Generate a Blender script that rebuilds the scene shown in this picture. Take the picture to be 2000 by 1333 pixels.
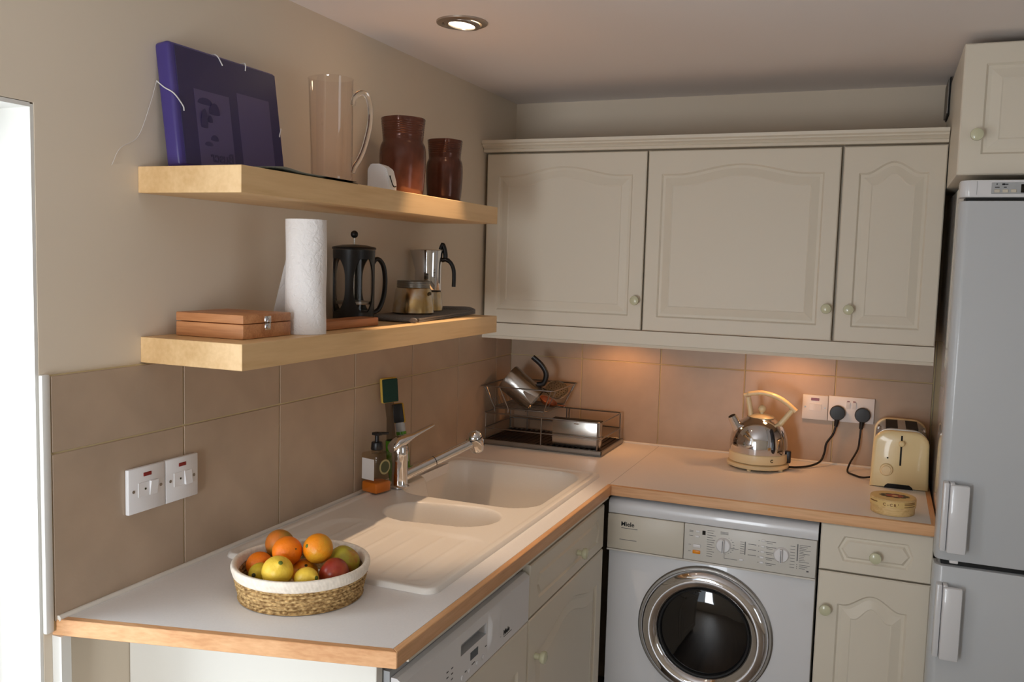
import bpy, bmesh, math, random
from mathutils import Matrix, Vector, Euler
random.seed(7)
for _o in list(bpy.data.objects):
    bpy.data.objects.remove(_o)
SC = bpy.context.scene
COL = SC.collection
PI = math.pi
R = math.radians

# ------------------------------------------------------------------ camera, sky, daylight, exposure
cam_d = bpy.data.cameras.new('camera')
cam_d.sensor_width = 36.0
cam_d.lens = 31.448
cam_d.clip_start = 0.05
CAM = bpy.data.objects.new('camera', cam_d)
COL.objects.link(CAM)
yaw, pitch, roll = 0.3916, -0.0883, 0.0279
fw = Vector((-math.sin(yaw) * math.cos(pitch), math.cos(yaw) * math.cos(pitch), math.sin(pitch)))
rt = Vector((math.cos(yaw), math.sin(yaw), 0))
up = rt.cross(fw)
rt2 = rt * math.cos(roll) + up * math.sin(roll)
up2 = -rt * math.sin(roll) + up * math.cos(roll)
CAM.matrix_world = Matrix(((rt2.x, up2.x, -fw.x, 1.3162), (rt2.y, up2.y, -fw.y, -3.1698),
                           (rt2.z, up2.z, -fw.z, 1.5593), (0, 0, 0, 1)))
SC.camera = CAM
SC.view_settings.view_transform = 'Standard'
SC.view_settings.look = 'None'
SC.view_settings.gamma = 1.0
SC.view_settings.use_curve_mapping = False
SC.view_settings.exposure = -0.03

world = bpy.data.worlds.new('overcast_sky')
SC.world = world
world.use_nodes = True
bg = world.node_tree.nodes['Background']
bg.inputs[0].default_value = (0.80, 0.90, 1.0, 1)
bg.inputs[1].default_value = 1.6


def lamp(name, kind, loc, energy, color, rot=None, **kw):
    d = bpy.data.lights.new(name, kind)
    d.energy = energy
    d.color = color
    for k, v in kw.items():
        setattr(d, k, v)
    o = bpy.data.objects.new(name, d)
    COL.objects.link(o)
    o.location = loc
    if rot:
        o.rotation_euler = rot
    return o


# daylight entering by the glazed door on the left and by the window behind the camera
lamp('door_daylight', 'AREA', (-0.50, -2.52, 1.10), 18, (0.86, 0.94, 1.0), (0, R(-90), 0), shape='RECTANGLE', size=1.4, size_y=0.74)
lamp('window_daylight', 'AREA', (0.70, -4.50, 0.92), 70, (0.90, 0.95, 1.0), (R(90), 0, 0), shape='RECTANGLE', size=0.8, size_y=1.2)

lamp('side_fill_light', 'AREA', (4.45, -2.65, 1.25), 2.5, (1.0, 0.95, 0.88), (0, R(90), 0), shape='RECTANGLE', size=1.3, size_y=1.1)  # added fill from the unseen right side, brightens faces turned that way


# ------------------------------------------------------------------ materials
def srgb(r, g, b):
    def f(c):
        c /= 255.0
        return c / 12.92 if c <= 0.04045 else ((c + 0.055) / 1.055) ** 2.4
    return (f(r), f(g), f(b), 1.0)


def mat(name, rgb, rough=0.5, metal=0.0, spec=0.5, noise=None, bump=None, trans=0.0, ior=1.45, coat=0.0, emit=None):
    """rgb as 0-255 sRGB. noise=(scale, amount); bump=(scale, strength)"""
    m = bpy.data.materials.new(name)
    m.use_nodes = True
    nt = m.node_tree
    p = nt.nodes['Principled BSDF']
    p.inputs['Base Color'].default_value = srgb(*rgb)
    p.inputs['Roughness'].default_value = rough
    p.inputs['Metallic'].default_value = metal
    p.inputs['Specular IOR Level'].default_value = spec
    p.inputs['IOR'].default_value = ior
    p.inputs['Transmission Weight'].default_value = trans
    p.inputs['Coat Weight'].default_value = coat
    if emit:
        p.inputs['Emission Color'].default_value = srgb(*emit[0])
        p.inputs['Emission Strength'].default_value = emit[1]
    if noise or bump:
        tc = nt.nodes.new('ShaderNodeTexCoord')
    if noise:
        n = nt.nodes.new('ShaderNodeTexNoise')
        n.inputs['Scale'].default_value = noise[0]
        n.inputs['Detail'].default_value = 5
        nt.links.new(tc.outputs['Object'], n.inputs['Vector'])
        r = nt.nodes.new('ShaderNodeValToRGB')
        c = srgb(*rgb)
        a = noise[1]
        r.color_ramp.elements[0].position = 0.3
        r.color_ramp.elements[1].position = 0.7
        r.color_ramp.elements[0].color = (c[0] * (1 - a), c[1] * (1 - a), c[2] * (1 - a), 1)
        r.color_ramp.elements[1].color = (min(1, c[0] * (1 + a)), min(1, c[1] * (1 + a)), min(1, c[2] * (1 + a)), 1)
        nt.links.new(n.outputs['Fac'], r.inputs['Fac'])
        nt.links.new(r.outputs['Color'], p.inputs['Base Color'])
    if bump:
        n2 = nt.nodes.new('ShaderNodeTexNoise')
        n2.inputs['Scale'].default_value = bump[0]
        n2.inputs['Detail'].default_value = 3
        nt.links.new(tc.outputs['Object'], n2.inputs['Vector'])
        b = nt.nodes.new('ShaderNodeBump')
        b.inputs['Strength'].default_value = bump[1]
        b.inputs['Distance'].default_value = 0.002
        nt.links.new(n2.outputs['Fac'], b.inputs['Height'])
        nt.links.new(b.outputs['Normal'], p.inputs['Normal'])
    return m


def wood(name, light, dark, axis='y', scale=9.0, rough=0.42, stretch=0.06):
    m = bpy.data.materials.new(name)
    m.use_nodes = True
    nt = m.node_tree
    p = nt.nodes['Principled BSDF']
    p.inputs['Roughness'].default_value = rough
    p.inputs['Specular IOR Level'].default_value = 0.4
    tc = nt.nodes.new('ShaderNodeTexCoord')
    mp = nt.nodes.new('ShaderNodeMapping')
    s = [scale] * 3
    s['xyz'.index(axis)] = scale * stretch
    mp.inputs['Scale'].default_value = s
    nt.links.new(tc.outputs['Object'], mp.inputs['Vector'])
    n1 = nt.nodes.new('ShaderNodeTexNoise')
    n1.inputs['Scale'].default_value = 3.0
    n1.inputs['Detail'].default_value = 6
    n1.inputs['Distortion'].default_value = 0.6
    nt.links.new(mp.outputs['Vector'], n1.inputs['Vector'])
    n2 = nt.nodes.new('ShaderNodeTexNoise')
    n2.inputs['Scale'].default_value = 22.0
    n2.inputs['Detail'].default_value = 3
    nt.links.new(mp.outputs['Vector'], n2.inputs['Vector'])
    mx = nt.nodes.new('ShaderNodeMath')
    mx.operation = 'MULTIPLY_ADD'
    mx.inputs[1].default_value = 0.35
    nt.links.new(n2.outputs['Fac'], mx.inputs[0])
    m2 = nt.nodes.new('ShaderNodeMath')
    m2.operation = 'MULTIPLY'
    m2.inputs[1].default_value = 0.65
    nt.links.new(n1.outputs['Fac'], m2.inputs[0])
    nt.links.new(m2.outputs[0], mx.inputs[2])
    r = nt.nodes.new('ShaderNodeValToRGB')
    r.color_ramp.elements[0].position = 0.36
    r.color_ramp.elements[1].position = 0.64
    r.color_ramp.elements[0].color = srgb(*dark)
    r.color_ramp.elements[1].color = srgb(*light)
    nt.links.new(mx.outputs[0], r.inputs['Fac'])
    nt.links.new(r.outputs['Color'], p.inputs['Base Color'])
    return m


def blend_mat(name, c1, c2, scale, rough=0.4, axis=None, lo=0.4, hi=0.6, bump=None):
    """two colours mixed by a large noise (fruit blush, glaze, heat tint)"""
    m = mat(name, c1, rough, bump=bump)
    nt = m.node_tree
    p = nt.nodes['Principled BSDF']
    tc = nt.nodes.new('ShaderNodeTexCoord')
    n = nt.nodes.new('ShaderNodeTexNoise')
    n.inputs['Scale'].default_value = scale
    n.inputs['Detail'].default_value = 4
    nt.links.new(tc.outputs['Object'], n.inputs['Vector'])
    r = nt.nodes.new('ShaderNodeValToRGB')
    r.color_ramp.elements[0].position = lo
    r.color_ramp.elements[1].position = hi
    r.color_ramp.elements[0].color = srgb(*c1)
    r.color_ramp.elements[1].color = srgb(*c2)
    nt.links.new(n.outputs['Fac'], r.inputs['Fac'])
    nt.links.new(r.outputs['Color'], p.inputs['Base Color'])
    return m


def pane_mat(name, tint=(255, 255, 255), ior=1.45):
    m = bpy.data.materials.new(name)
    m.use_nodes = True
    nt = m.node_tree
    nt.nodes.remove(nt.nodes['Principled BSDF'])
    out = nt.nodes['Material Output']
    t = nt.nodes.new('ShaderNodeBsdfTransparent')
    t.inputs[0].default_value = srgb(*tint)
    g = nt.nodes.new('ShaderNodeBsdfGlossy')
    g.inputs['Roughness'].default_value = 0.02
    fr = nt.nodes.new('ShaderNodeFresnel')
    fr.inputs['IOR'].default_value = ior
    mx = nt.nodes.new('ShaderNodeMixShader')
    ge = nt.nodes.new('ShaderNodeNewGeometry')
    inv = nt.nodes.new('ShaderNodeMath')
    inv.operation = 'SUBTRACT'
    inv.inputs[0].default_value = 1.0
    nt.links.new(ge.outputs['Backfacing'], inv.inputs[1])
    mu = nt.nodes.new('ShaderNodeMath')
    mu.operation = 'MULTIPLY'
    nt.links.new(fr.outputs[0], mu.inputs[0])
    nt.links.new(inv.outputs[0], mu.inputs[1])
    nt.links.new(mu.outputs[0], mx.inputs[0])
    nt.links.new(t.outputs[0], mx.inputs[1])
    nt.links.new(g.outputs[0], mx.inputs[2])
    nt.links.new(mx.outputs[0], out.inputs['Surface'])
    return m


M = {}
M['paint'] = mat('magnolia_paint', (222, 208, 188), 0.65, noise=(1.6, 0.02), bump=(60, 0.05))
M['ceiling'] = mat('ceiling_paint', (240, 232, 228), 0.8)
M['reveal'] = mat('white_paint', (222, 220, 214), 0.6)
M['tile'] = mat('beige_tile', (178, 156, 134), 0.38, noise=(9, 0.07), bump=(130, 0.08))
M['grout'] = mat('grout', (200, 182, 140), 0.9)
M['floor'] = wood('floor_wood', (150, 134, 116), (124, 108, 92), 'y', 6)
M['cream'] = mat('cream_cabinet', (226, 217, 200), 0.42, spec=0.4)
M['cream_in'] = mat('cabinet_carcass', (176, 166, 148), 0.5)
M['panel_white'] = mat('white_panel', (218, 214, 205), 0.5)
M['laminate'] = mat('white_laminate', (236, 233, 231), 0.38, noise=(300, 0.02))
M['silicone'] = mat('white_sealant', (228, 222, 212), 0.5)
M['edge'] = wood('beech_edging', (232, 182, 134), (204, 148, 100), 'x', 10)
M['edge_y'] = wood('beech_edging_long', (232, 182, 134), (204, 148, 100), 'y', 10)
M['shelf'] = wood('beech_shelf', (232, 196, 146), (212, 172, 120), 'y', 5, 0.4)
M['bamboo'] = wood('bamboo_box', (206, 146, 98), (170, 108, 66), 'x', 12, 0.4)
M['bamboo_y'] = wood('bamboo_board', (196, 132, 86), (158, 98, 58), 'y', 12, 0.4)
M['sink'] = mat('white_resin', (232, 226, 218), 0.35, noise=(400, 0.015))
M['chrome'] = mat('chrome', (225, 225, 228), 0.07, 1.0)
M['steel'] = mat('brushed_steel', (190, 186, 180), 0.25, 1.0, bump=(200, 0.05))
M['steel_dull'] = mat('dull_steel', (150, 146, 140), 0.38, 1.0)
M['moka_steel'] = blend_mat('stained_steel', (196, 190, 180), (190, 160, 108), 16, 0.22)
M['moka_steel'].node_tree.nodes['Principled BSDF'].inputs['Metallic'].default_value = 1.0
M['wire'] = mat('steel_wire', (150, 146, 142), 0.3, 1.0)
M['black'] = mat('black_plastic', (22, 21, 22), 0.38)
M['black_matt'] = mat('black_rubber', (18, 18, 18), 0.6)
M['dark_in'] = mat('dark_recess', (14, 13, 13), 0.7)
M['brown_mat'] = mat('dark_tray_mat', (40, 32, 30), 0.6)
M['white_pl'] = mat('white_plastic', (232, 230, 230), 0.35)
M['white_en'] = mat('white_enamel', (224, 224, 226), 0.25, coat=0.3)
M['fridge'] = mat('fridge_enamel', (198, 201, 204), 0.3, coat=0.2)
M['fridge_side'] = mat('fridge_gloss_side', (200, 200, 200), 0.12, coat=0.6)
M['grey_pl'] = mat('grey_plastic', (176, 178, 180), 0.4)
M['panel_grey'] = mat('control_panel_plastic', (214, 210, 202), 0.35)
M['drawer_pl'] = mat('detergent_drawer_plastic', (212, 204, 188), 0.4)
M['print'] = mat('grey_print', (96, 96, 98), 0.6)
M['black_print'] = mat('black_print', (18, 18, 20), 0.5)
M['red'] = mat('red_neon', (120, 22, 18), 0.25, emit=((170, 20, 10), 0.04))
M['orange_btn'] = mat('orange_button', (236, 146, 20), 0.35)
M['display'] = mat('display_glass', (10, 10, 12), 0.1)
M['knob'] = mat('pale_green_knob', (206, 204, 172), 0.25, coat=0.3)
M['creamy'] = mat('cream_enamel', (238, 216, 164), 0.3, coat=0.25)
M['kettle_cream'] = mat('kettle_cream', (240, 216, 170), 0.32, coat=0.2)
M['gauge'] = mat('dark_gauge', (24, 26, 34), 0.12)
M['glass'] = mat('clear_glass', (255, 255, 255), 0.0, trans=1.0, ior=1.45)
M['door_glass'] = mat('dark_door_glass', (16, 15, 16), 0.05, coat=0.8)
M['pane'] = pane_mat('window_pane')
M['jug_glass'] = pane_mat('jug_glass', (253, 251, 250), 1.75)
M['press_glass'] = pane_mat('press_glass', (250, 248, 246))
M['bottle'] = pane_mat('bottle_plastic', (247, 242, 233))
M['neck'] = pane_mat('clear_neck', (206, 200, 194))
M['soap'] = mat('amber_soap', (222, 124, 30), 0.15, trans=0.15)
M['label'] = mat('paper_label', (214, 206, 200), 0.7)
M['label_green'] = mat('green_label', (70, 74, 48), 0.6)
M['label_cream'] = mat('label_ring', (160, 148, 104), 0.6)
M['green_liq'] = mat('green_handle', (88, 150, 36), 0.2, trans=0.3)
M['sponge_y'] = mat('yellow_sponge', (196, 160, 66), 0.9, bump=(300, 0.4))
M['sponge_g'] = mat('green_scourer', (18, 44, 32), 0.95, bump=(400, 0.5))
M['folder'] = mat('purple_plastic', (66, 54, 120), 0.32, coat=0.15)
M['folder_face'] = mat('purple_plastic_face', (48, 42, 84), 0.4)
M['folder_paper'] = mat('papers_through_plastic', (82, 72, 112), 0.4)
M['folder_dark'] = mat('dark_print_through_plastic', (58, 51, 88), 0.3)
M['elastic'] = mat('white_elastic', (220, 216, 214), 0.6)
M['paper'] = mat('paper_towel', (244, 240, 238), 0.85, bump=(70, 0.9))
for _n in M['paper'].node_tree.nodes:
    if _n.type == 'BUMP':
        _n.inputs['Distance'].default_value = 0.003
    if _n.type == 'TEX_NOISE':
        _n.inputs['Distortion'].default_value = 1.5
M['leaflet'] = mat('leaflet_paper', (206, 206, 196), 0.5)
M['leaflet_g'] = mat('leaflet_print', (54, 66, 56), 0.5)
M['jar'] = mat('copper_glaze', (94, 58, 47), 0.2, 0.3, noise=(30, 0.2), bump=(40, 0.25))
M['copper'] = mat('dull_copper', (158, 92, 58), 0.5, 0.5)
M['cloth'] = mat('grey_cloth', (124, 120, 118), 0.95, noise=(500, 0.25), bump=(600, 0.5))
M['straw'] = None
M['orange'] = mat('orange_peel', (244, 126, 12), 0.42, noise=(14, 0.08), bump=(240, 0.35))
M['mandarin'] = blend_mat('mandarin_peel', (240, 140, 16), (222, 160, 40), 22, 0.4, bump=(240, 0.35))
M['mango'] = blend_mat('mango_skin', (206, 116, 40), (150, 124, 40), 18, 0.4)
M['apple'] = blend_mat('red_apple_skin', (146, 46, 32), (172, 82, 50), 30, 0.3)
M['apple_g'] = blend_mat('green_apple_skin', (190, 178, 60), (190, 92, 52), 20, 0.3, lo=0.46, hi=0.62)
M['lemon'] = mat('lemon_peel', (246, 206, 72), 0.4, noise=(20, 0.05), bump=(200, 0.35))
M['lemon_g'] = mat('greenish_lemon_peel', (206, 176, 44), 0.4, bump=(200, 0.35))
M['stem'] = mat('brown_stem', (58, 52, 24), 0.8)
M['stem_g'] = mat('green_stem', (96, 112, 40), 0.7)
M['rim_straw'] = mat('white_straw', (240, 228, 212), 0.85, noise=(120, 0.1))
M['cheese'] = wood('poplar_box', (236, 204, 146), (206, 168, 108), 'x', 16, 0.5)
M['cheese_lbl'] = mat('cheese_label', (228, 196, 130), 0.45)
M['lbl_red'] = mat('label_red', (168, 78, 62), 0.5)
M['lbl_dark'] = mat('label_dark', (74, 62, 38), 0.5)
M['lbl_brown'] = mat('label_brown', (132, 88, 44), 0.5)
M['bulb'] = mat('lamp_glow', (255, 240, 214), 0.5, emit=((255, 238, 205), 14.0))
M['lamp_metal'] = mat('brushed_nickel', (176, 164, 152), 0.32, 0.8)
M['puck'] = mat('under_cabinet_lens', (255, 200, 140), 0.5, emit=((255, 190, 120), 3.0))


def straw_mat():
    m = mat('seagrass', (176, 138, 84), 0.8)
    nt = m.node_tree
    p = nt.nodes['Principled BSDF']
    tc = nt.nodes.new('ShaderNodeTexCoord')
    n = nt.nodes.new('ShaderNodeTexNoise')
    n.inputs['Scale'].default_value = 120
    n.inputs['Detail'].default_value = 3
    mp = nt.nodes.new('ShaderNodeMapping')
    mp.inputs['Scale'].default_value = (1.0, 1.0, 2.0)
    nt.links.new(tc.outputs['Object'], mp.inputs['Vector'])
    nt.links.new(mp.outputs['Vector'], n.inputs['Vector'])
    r = nt.nodes.new('ShaderNodeValToRGB')
    r.color_ramp.elements[0].position = 0.35
    r.color_ramp.elements[1].position = 0.68
    r.color_ramp.elements[0].color = srgb(126, 92, 50)
    r.color_ramp.elements[1].color = srgb(218, 182, 124)
    nt.links.new(n.outputs['Fac'], r.inputs['Fac'])
    nt.links.new(r.outputs['Color'], p.inputs['Base Color'])
    return m


M['straw'] = straw_mat()


# ------------------------------------------------------------------ mesh builder
class MB:
    def __init__(self):
        self.bm = bmesh.new()

    def _v(self, co):
        return self.bm.verts.new(co)

    def box(self, x0, x1, y0, y1, z0, z1, b=0.0, seg=2, mx=None):
        cs = [(x, y, z) for z in (z0, z1) for y in (y0, y1) for x in (x0, x1)]
        vs = [self._v(c) for c in cs]
        fs = [(0, 2, 3, 1), (4, 5, 7, 6), (0, 1, 5, 4), (2, 6, 7, 3), (0, 4, 6, 2), (1, 3, 7, 5)]
        faces = [self.bm.faces.new([vs[i] for i in f]) for f in fs]
        if b > 0:
            ed = set(e for f in faces for e in f.edges)
            r = bmesh.ops.bevel(self.bm, geom=list(ed), offset=b, segments=seg, affect='EDGES', profile=0.5, clamp_overlap=True)
            vs = list(set(v for f in r['faces'] for v in f.verts) | set(v for v in vs if v.is_valid))
        if mx is not None:
            bmesh.ops.transform(self.bm, matrix=mx, verts=[v for v in vs if v.is_valid])
        return self

    def loops(self, loops, cap0=True, cap1=True, closed=False):
        rows = [[self._v(p) for p in lp] for lp in loops]
        n = len(rows[0])
        rng = range(len(rows)) if closed else range(len(rows) - 1)
        for i in rng:
            a, b = rows[i], rows[(i + 1) % len(rows)]
            for j in range(n):
                k = (j + 1) % n
                self.bm.faces.new((a[j], a[k], b[k], b[j]))
        if not closed:
            if cap0:
                self.bm.faces.new(rows[0][::-1])
            if cap1:
                self.bm.faces.new(rows[-1])
        return self

    def lathe(self, prof, c=(0, 0, 0), n=48, mx=None, scale=(1, 1)):
        vs = []
        rows = []
        for r, z in prof:
            if r < 1e-6:
                v = self._v((c[0], c[1], c[2] + z))
                rows.append([v])
                vs.append(v)
            else:
                row = [self._v((c[0] + r * scale[0] * math.cos(2 * PI * i / n), c[1] + r * scale[1] * math.sin(2 * PI * i / n), c[2] + z)) for i in range(n)]
                rows.append(row)
                vs += row
        for a, b in zip(rows, rows[1:]):
            for i in range(n):
                k = (i + 1) % n
                if len(a) == 1 and len(b) == 1:
                    continue
                if len(a) == 1:
                    self.bm.faces.new((a[0], b[k], b[i]))
                elif len(b) == 1:
                    self.bm.faces.new((a[i], a[k], b[0]))
                else:
                    self.bm.faces.new((a[i], a[k], b[k], b[i]))
        if mx is not None:
            bmesh.ops.transform(self.bm, matrix=mx, verts=vs)
        return self

    def cyl(self, p0, p1, r0, r1=None, n=24, b=0.0):
        p0, p1 = Vector(p0), Vector(p1)
        r1 = r0 if r1 is None else r1
        d = p1 - p0
        L = d.length
        q = Vector((0, 0, 1)).rotation_difference(d.normalized()).to_matrix().to_4x4()
        mx = Matrix.Translation(p0) @ q
        if b > 0:
            prof = [(0, 0), (r0 - b, 0), (r0 - b * 0.3, b * 0.3), (r0, b), (r1, L - b), (r1 - b * 0.3, L - b * 0.3), (r1 - b, L), (0, L)]
        else:
            prof = [(0, 0), (r0, 0), (r1, L), (0, L)]
        return self.lathe(prof, n=n, mx=mx)

    def sphere(self, c, r, s=(1, 1, 1), n=24, m=14, mx=None):
        prof = [(r * math.sin(PI * i / m), -r * math.cos(PI * i / m)) for i in range(m + 1)]
        t = Matrix.Translation(Vector(c)) @ (mx if mx is not None else Matrix.Identity(4)) @ Matrix.Diagonal((s[0], s[1], s[2], 1))
        return self.lathe(prof, n=n, mx=t)

    def tube(self, pts, r, n=8, closed=False, flat=None):
        pts = [Vector(p) for p in pts]
        N = len(pts)
        rs = r if isinstance(r, (list, tuple)) else [r] * N
        tans = []
        for i in range(N):
            if closed:
                t = pts[(i + 1) % N] - pts[i - 1]
            else:
                t = pts[min(i + 1, N - 1)] - pts[max(i - 1, 0)]
            tans.append(t.normalized())
        ref = Vector((0, 0, 1)) if abs(tans[0].z) < 0.9 else Vector((1, 0, 0))
        nrm = (ref - tans[0] * ref.dot(tans[0])).normalized()
        loops = []
        for i in range(N):
            nrm = (nrm - tans[i] * nrm.dot(tans[i])).normalized()
            bi = tans[i].cross(nrm)
            f = flat if flat else (1, 1)
            loops.append([pts[i] + nrm * (rs[i] * f[0] * math.cos(2 * PI * k / n)) + bi * (rs[i] * f[1] * math.sin(2 * PI * k / n)) for k in range(n)])
        return self.loops(loops, closed=closed)

    def prism(self, poly, z0, z1, fn=None):
        fn = fn or (lambda u, v, w: (u, v, w))
        return self.loops([[fn(u, v, z0) for u, v in poly], [fn(u, v, z1) for u, v in poly]])

    def grid(self, fn, nu, nv):
        rows = [[self._v(fn(i / nu, j / nv)) for j in range(nv + 1)] for i in range(nu + 1)]
        for i in range(nu):
            for j in range(nv):
                self.bm.faces.new((rows[i][j], rows[i + 1][j], rows[i + 1][j + 1], rows[i][j + 1]))
        return self

    def quad(self, a, b, c, d):
        self.bm.faces.new([self._v(p) for p in (a, b, c, d)])
        return self

    def text(self, s, size, mx, depth=0.0003, align='LEFT', bold=0.0):
        cu = bpy.data.curves.new('lettering', 'FONT')
        cu.body = s
        cu.size = size
        cu.extrude = depth
        cu.align_x = align
        cu.offset = bold
        cu.resolution_u = 3
        ob = bpy.data.objects.new('lettering', cu)
        COL.objects.link(ob)
        me = bpy.data.meshes.new_from_object(ob)
        me.transform(mx)
        self.bm.from_mesh(me)
        bpy.data.objects.remove(ob)
        bpy.data.meshes.remove(me)
        bpy.data.curves.remove(cu)
        return self


MW = {}


def build(name, mb, m, parent=None, smooth=38, recalc=True):
    """one mesh object from world-space verts, seated in its parent's space"""
    bm = mb.bm
    if recalc:
        bmesh.ops.recalc_face_normals(bm, faces=bm.faces[:])
    base = MW.get(parent.name, Matrix.Identity(4)) if parent else Matrix.Identity(4)
    bm.transform(base.inverted())
    me = bpy.data.meshes.new(name)
    bm.to_mesh(me)
    bm.free()
    me.materials.append(m)
    if smooth:
        for p in me.polygons:
            p.use_smooth = True
        me.set_sharp_from_angle(angle=R(smooth))
    o = bpy.data.objects.new(name, me)
    COL.objects.link(o)
    if parent:
        o.parent = parent
    MW[o.name] = base
    return o


def thing(name, label, cat, loc=(0, 0, 0), rz=0.0, group=None):
    o = bpy.data.objects.new(name, None)
    o.empty_display_size = 0.05
    COL.objects.link(o)
    o.location = loc
    o.rotation_euler = (0, 0, rz)
    MW[o.name] = Matrix.Translation(Vector(loc)) @ Matrix.Rotation(rz, 4, 'Z')
    o['label'] = label
    o['category'] = cat
    if group:
        o['group'] = group
    return o


def single(name, mb, m, label, cat, loc=(0, 0, 0), group=None, smooth=38):
    mb.bm.transform(Matrix.Translation(-Vector(loc)))
    o = build(name, mb, m, None, smooth)
    o.location = loc
    o['label'] = label
    o['category'] = cat
    if group:
        o['group'] = group
    return o


def struct(name, mb, m, parent=None, smooth=0):
    o = build(name, mb, m, parent, smooth)
    if not parent:
        o['kind'] = 'structure'
    return o


def spline(pts, n=8):
    """Catmull-Rom through points"""
    P = [Vector(p) for p in pts]
    P = [P[0] * 2 - P[1]] + P + [P[-1] * 2 - P[-2]]
    out = []
    for i in range(1, len(P) - 2):
        a, b, c, d = P[i - 1], P[i], P[i + 1], P[i + 2]
        for k in range(n):
            t = k / n
            out.append(0.5 * (2 * b + (c - a) * t + (2 * a - 5 * b + 4 * c - d) * t * t + (3 * b - a - 3 * c + d) * t ** 3))
    out.append(P[-2])
    return out


# orientation matrices for lettering: facing -y (back-wall fronts) and +x (left-run fronts)
def face_my(x, y, z):
    return Matrix(((1, 0, 0, x), (0, 0, -1, y), (0, 1, 0, z), (0, 0, 0, 1)))


def face_px(x, y, z):
    return Matrix(((0, 0, 1, x), (1, 0, 0, y), (0, 1, 0, z), (0, 0, 0, 1)))


# ------------------------------------------------------------------ the room
CZ = 2.151
WT = 0.91
struct('floor', MB().box(-0.3, 4.3, -3.95, 0.1, -0.1, 0.0), M['floor'])
struct('ceiling', MB().box(-0.3, 4.3, -3.95, 0.1, CZ, CZ + 0.1), M['ceiling'])
DY = -2.90
wl = MB()
wl.box(-0.25, 0, -2.083, 0.0, 0, CZ)
wl.box(-0.25, 0, DY, -2.083, 1.80, CZ)
wl.box(-0.25, 0, -3.85, DY, 0, CZ)
WALL_L = struct('wall_left', wl, M['paint'])
WALL_B = struct('wall_back', MB().box(-0.25, 2.2, 0, 0.12, 0, CZ), M['paint'])
wr = MB().box(2.09, 2.2, -0.80, 0, 0, CZ).box(2.2, 4.2, -0.80, -0.70, 0, CZ).box(4.2, 4.3, -3.95, -3.2, 0, CZ).box(4.2, 4.3, -2.1, -0.70, 0, CZ).box(4.2, 4.3, -3.2, -2.1, 0, 0.6).box(4.2, 4.3, -3.2, -2.1, 1.9, CZ)  # far wall opened to let the added side fill in
struct('wall_right', wr, M['paint'])
wf = MB()
wf.box(-0.25, 0.0, -3.95, -3.85, 0, CZ).box(0.78, 4.2, -3.95, -3.85, 0, CZ).box(0.0, 0.78, -3.95, -3.85, 0, 0.35).box(0.0, 0.78, -3.95, -3.85, 1.75, CZ)
struct('wall_front', wf, M['paint'])
# lining of the door reveal, and the glazed door itself
struct('trim_1', MB().box(-0.24, -0.001, -2.090, -2.0835, 0, 1.797).box(-0.24, -0.001, DY, -2.09, 1.792, 1.799), M['reveal'])
door = struct('door_1', MB().box(-0.20, -0.13, -2.15, -2.092, 0, 1.79, 0.004).box(-0.20, -0.13, DY + 0.002, DY + 0.06, 0, 1.79, 0.004)
              .box(-0.20, -0.13, DY + 0.06, -2.15, 1.72, 1.79).box(-0.20, -0.13, DY + 0.06, -2.15, 0, 0.09), M['reveal'])
build('pane', MB().box(-0.168, -0.162, DY + 0.06, -2.15, 0.09, 1.72), M['pane'], door, 0)
win = struct('window_1', MB().box(0.0, 0.05, -3.93, -3.88, 0.35, 1.75).box(0.73, 0.78, -3.93, -3.88, 0.35, 1.75).box(0.05, 0.73, -3.93, -3.88, 0.35, 0.41)
             .box(0.05, 0.73, -3.93, -3.88, 1.69, 1.75).box(0.37, 0.41, -3.93, -3.88, 0.41, 1.69), M['reveal'])
build('pane', MB().box(0.05, 0.37, -3.907, -3.902, 0.41, 1.69), M['pane'], win, 0)
build('pane', MB().box(0.41, 0.73, -3.907, -3.902, 0.41, 1.69), M['pane'], win, 0)
win = struct('added_side_window', MB().box(4.22, 4.27, -3.2, -3.14, 0.6, 1.9).box(4.22, 4.27, -2.16, -2.1, 0.6, 1.9).box(4.22, 4.27, -3.14, -2.16, 0.6, 0.66).box(4.22, 4.27, -3.14, -2.16, 1.84, 1.9), M['reveal'])  # unseen window, added to go with the side fill lamp
build('pane', MB().box(4.242, 4.247, -3.14, -2.16, 0.66, 1.84), M['pane'], win, 0)
# curtain pole in the door opening
pole = thing('curtain_pole', 'chrome ended curtain pole at the top of the bright door opening', 'curtain pole', (-0.105, -2.091, 1.757))
build('bracket', MB().cyl((-0.105, -2.091, 1.757), (-0.105, -2.099, 1.757), 0.024, 0.024, 28, 0.003), M['chrome'], pole)
build('rod', MB().cyl((-0.105, -2.099, 1.757), (-0.105, -2.89, 1.757), 0.011, 0.011, 20), M['steel'], pole)

# tiled splashbacks: grout bed, then every tile a piece of its own
ZJ, ZT = 1.2065, 1.3434
build('grout', MB().box(0, 0.006, -2.068, -0.001, WT - 0.02, ZT), M['grout'], WALL_L, 0)
build('grout', MB().box(0.006, 1.484, -0.006, 0, WT - 0.02, ZT), M['grout'], WALL_B, 0)
G = 0.0016
tile_cache = {}


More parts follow.
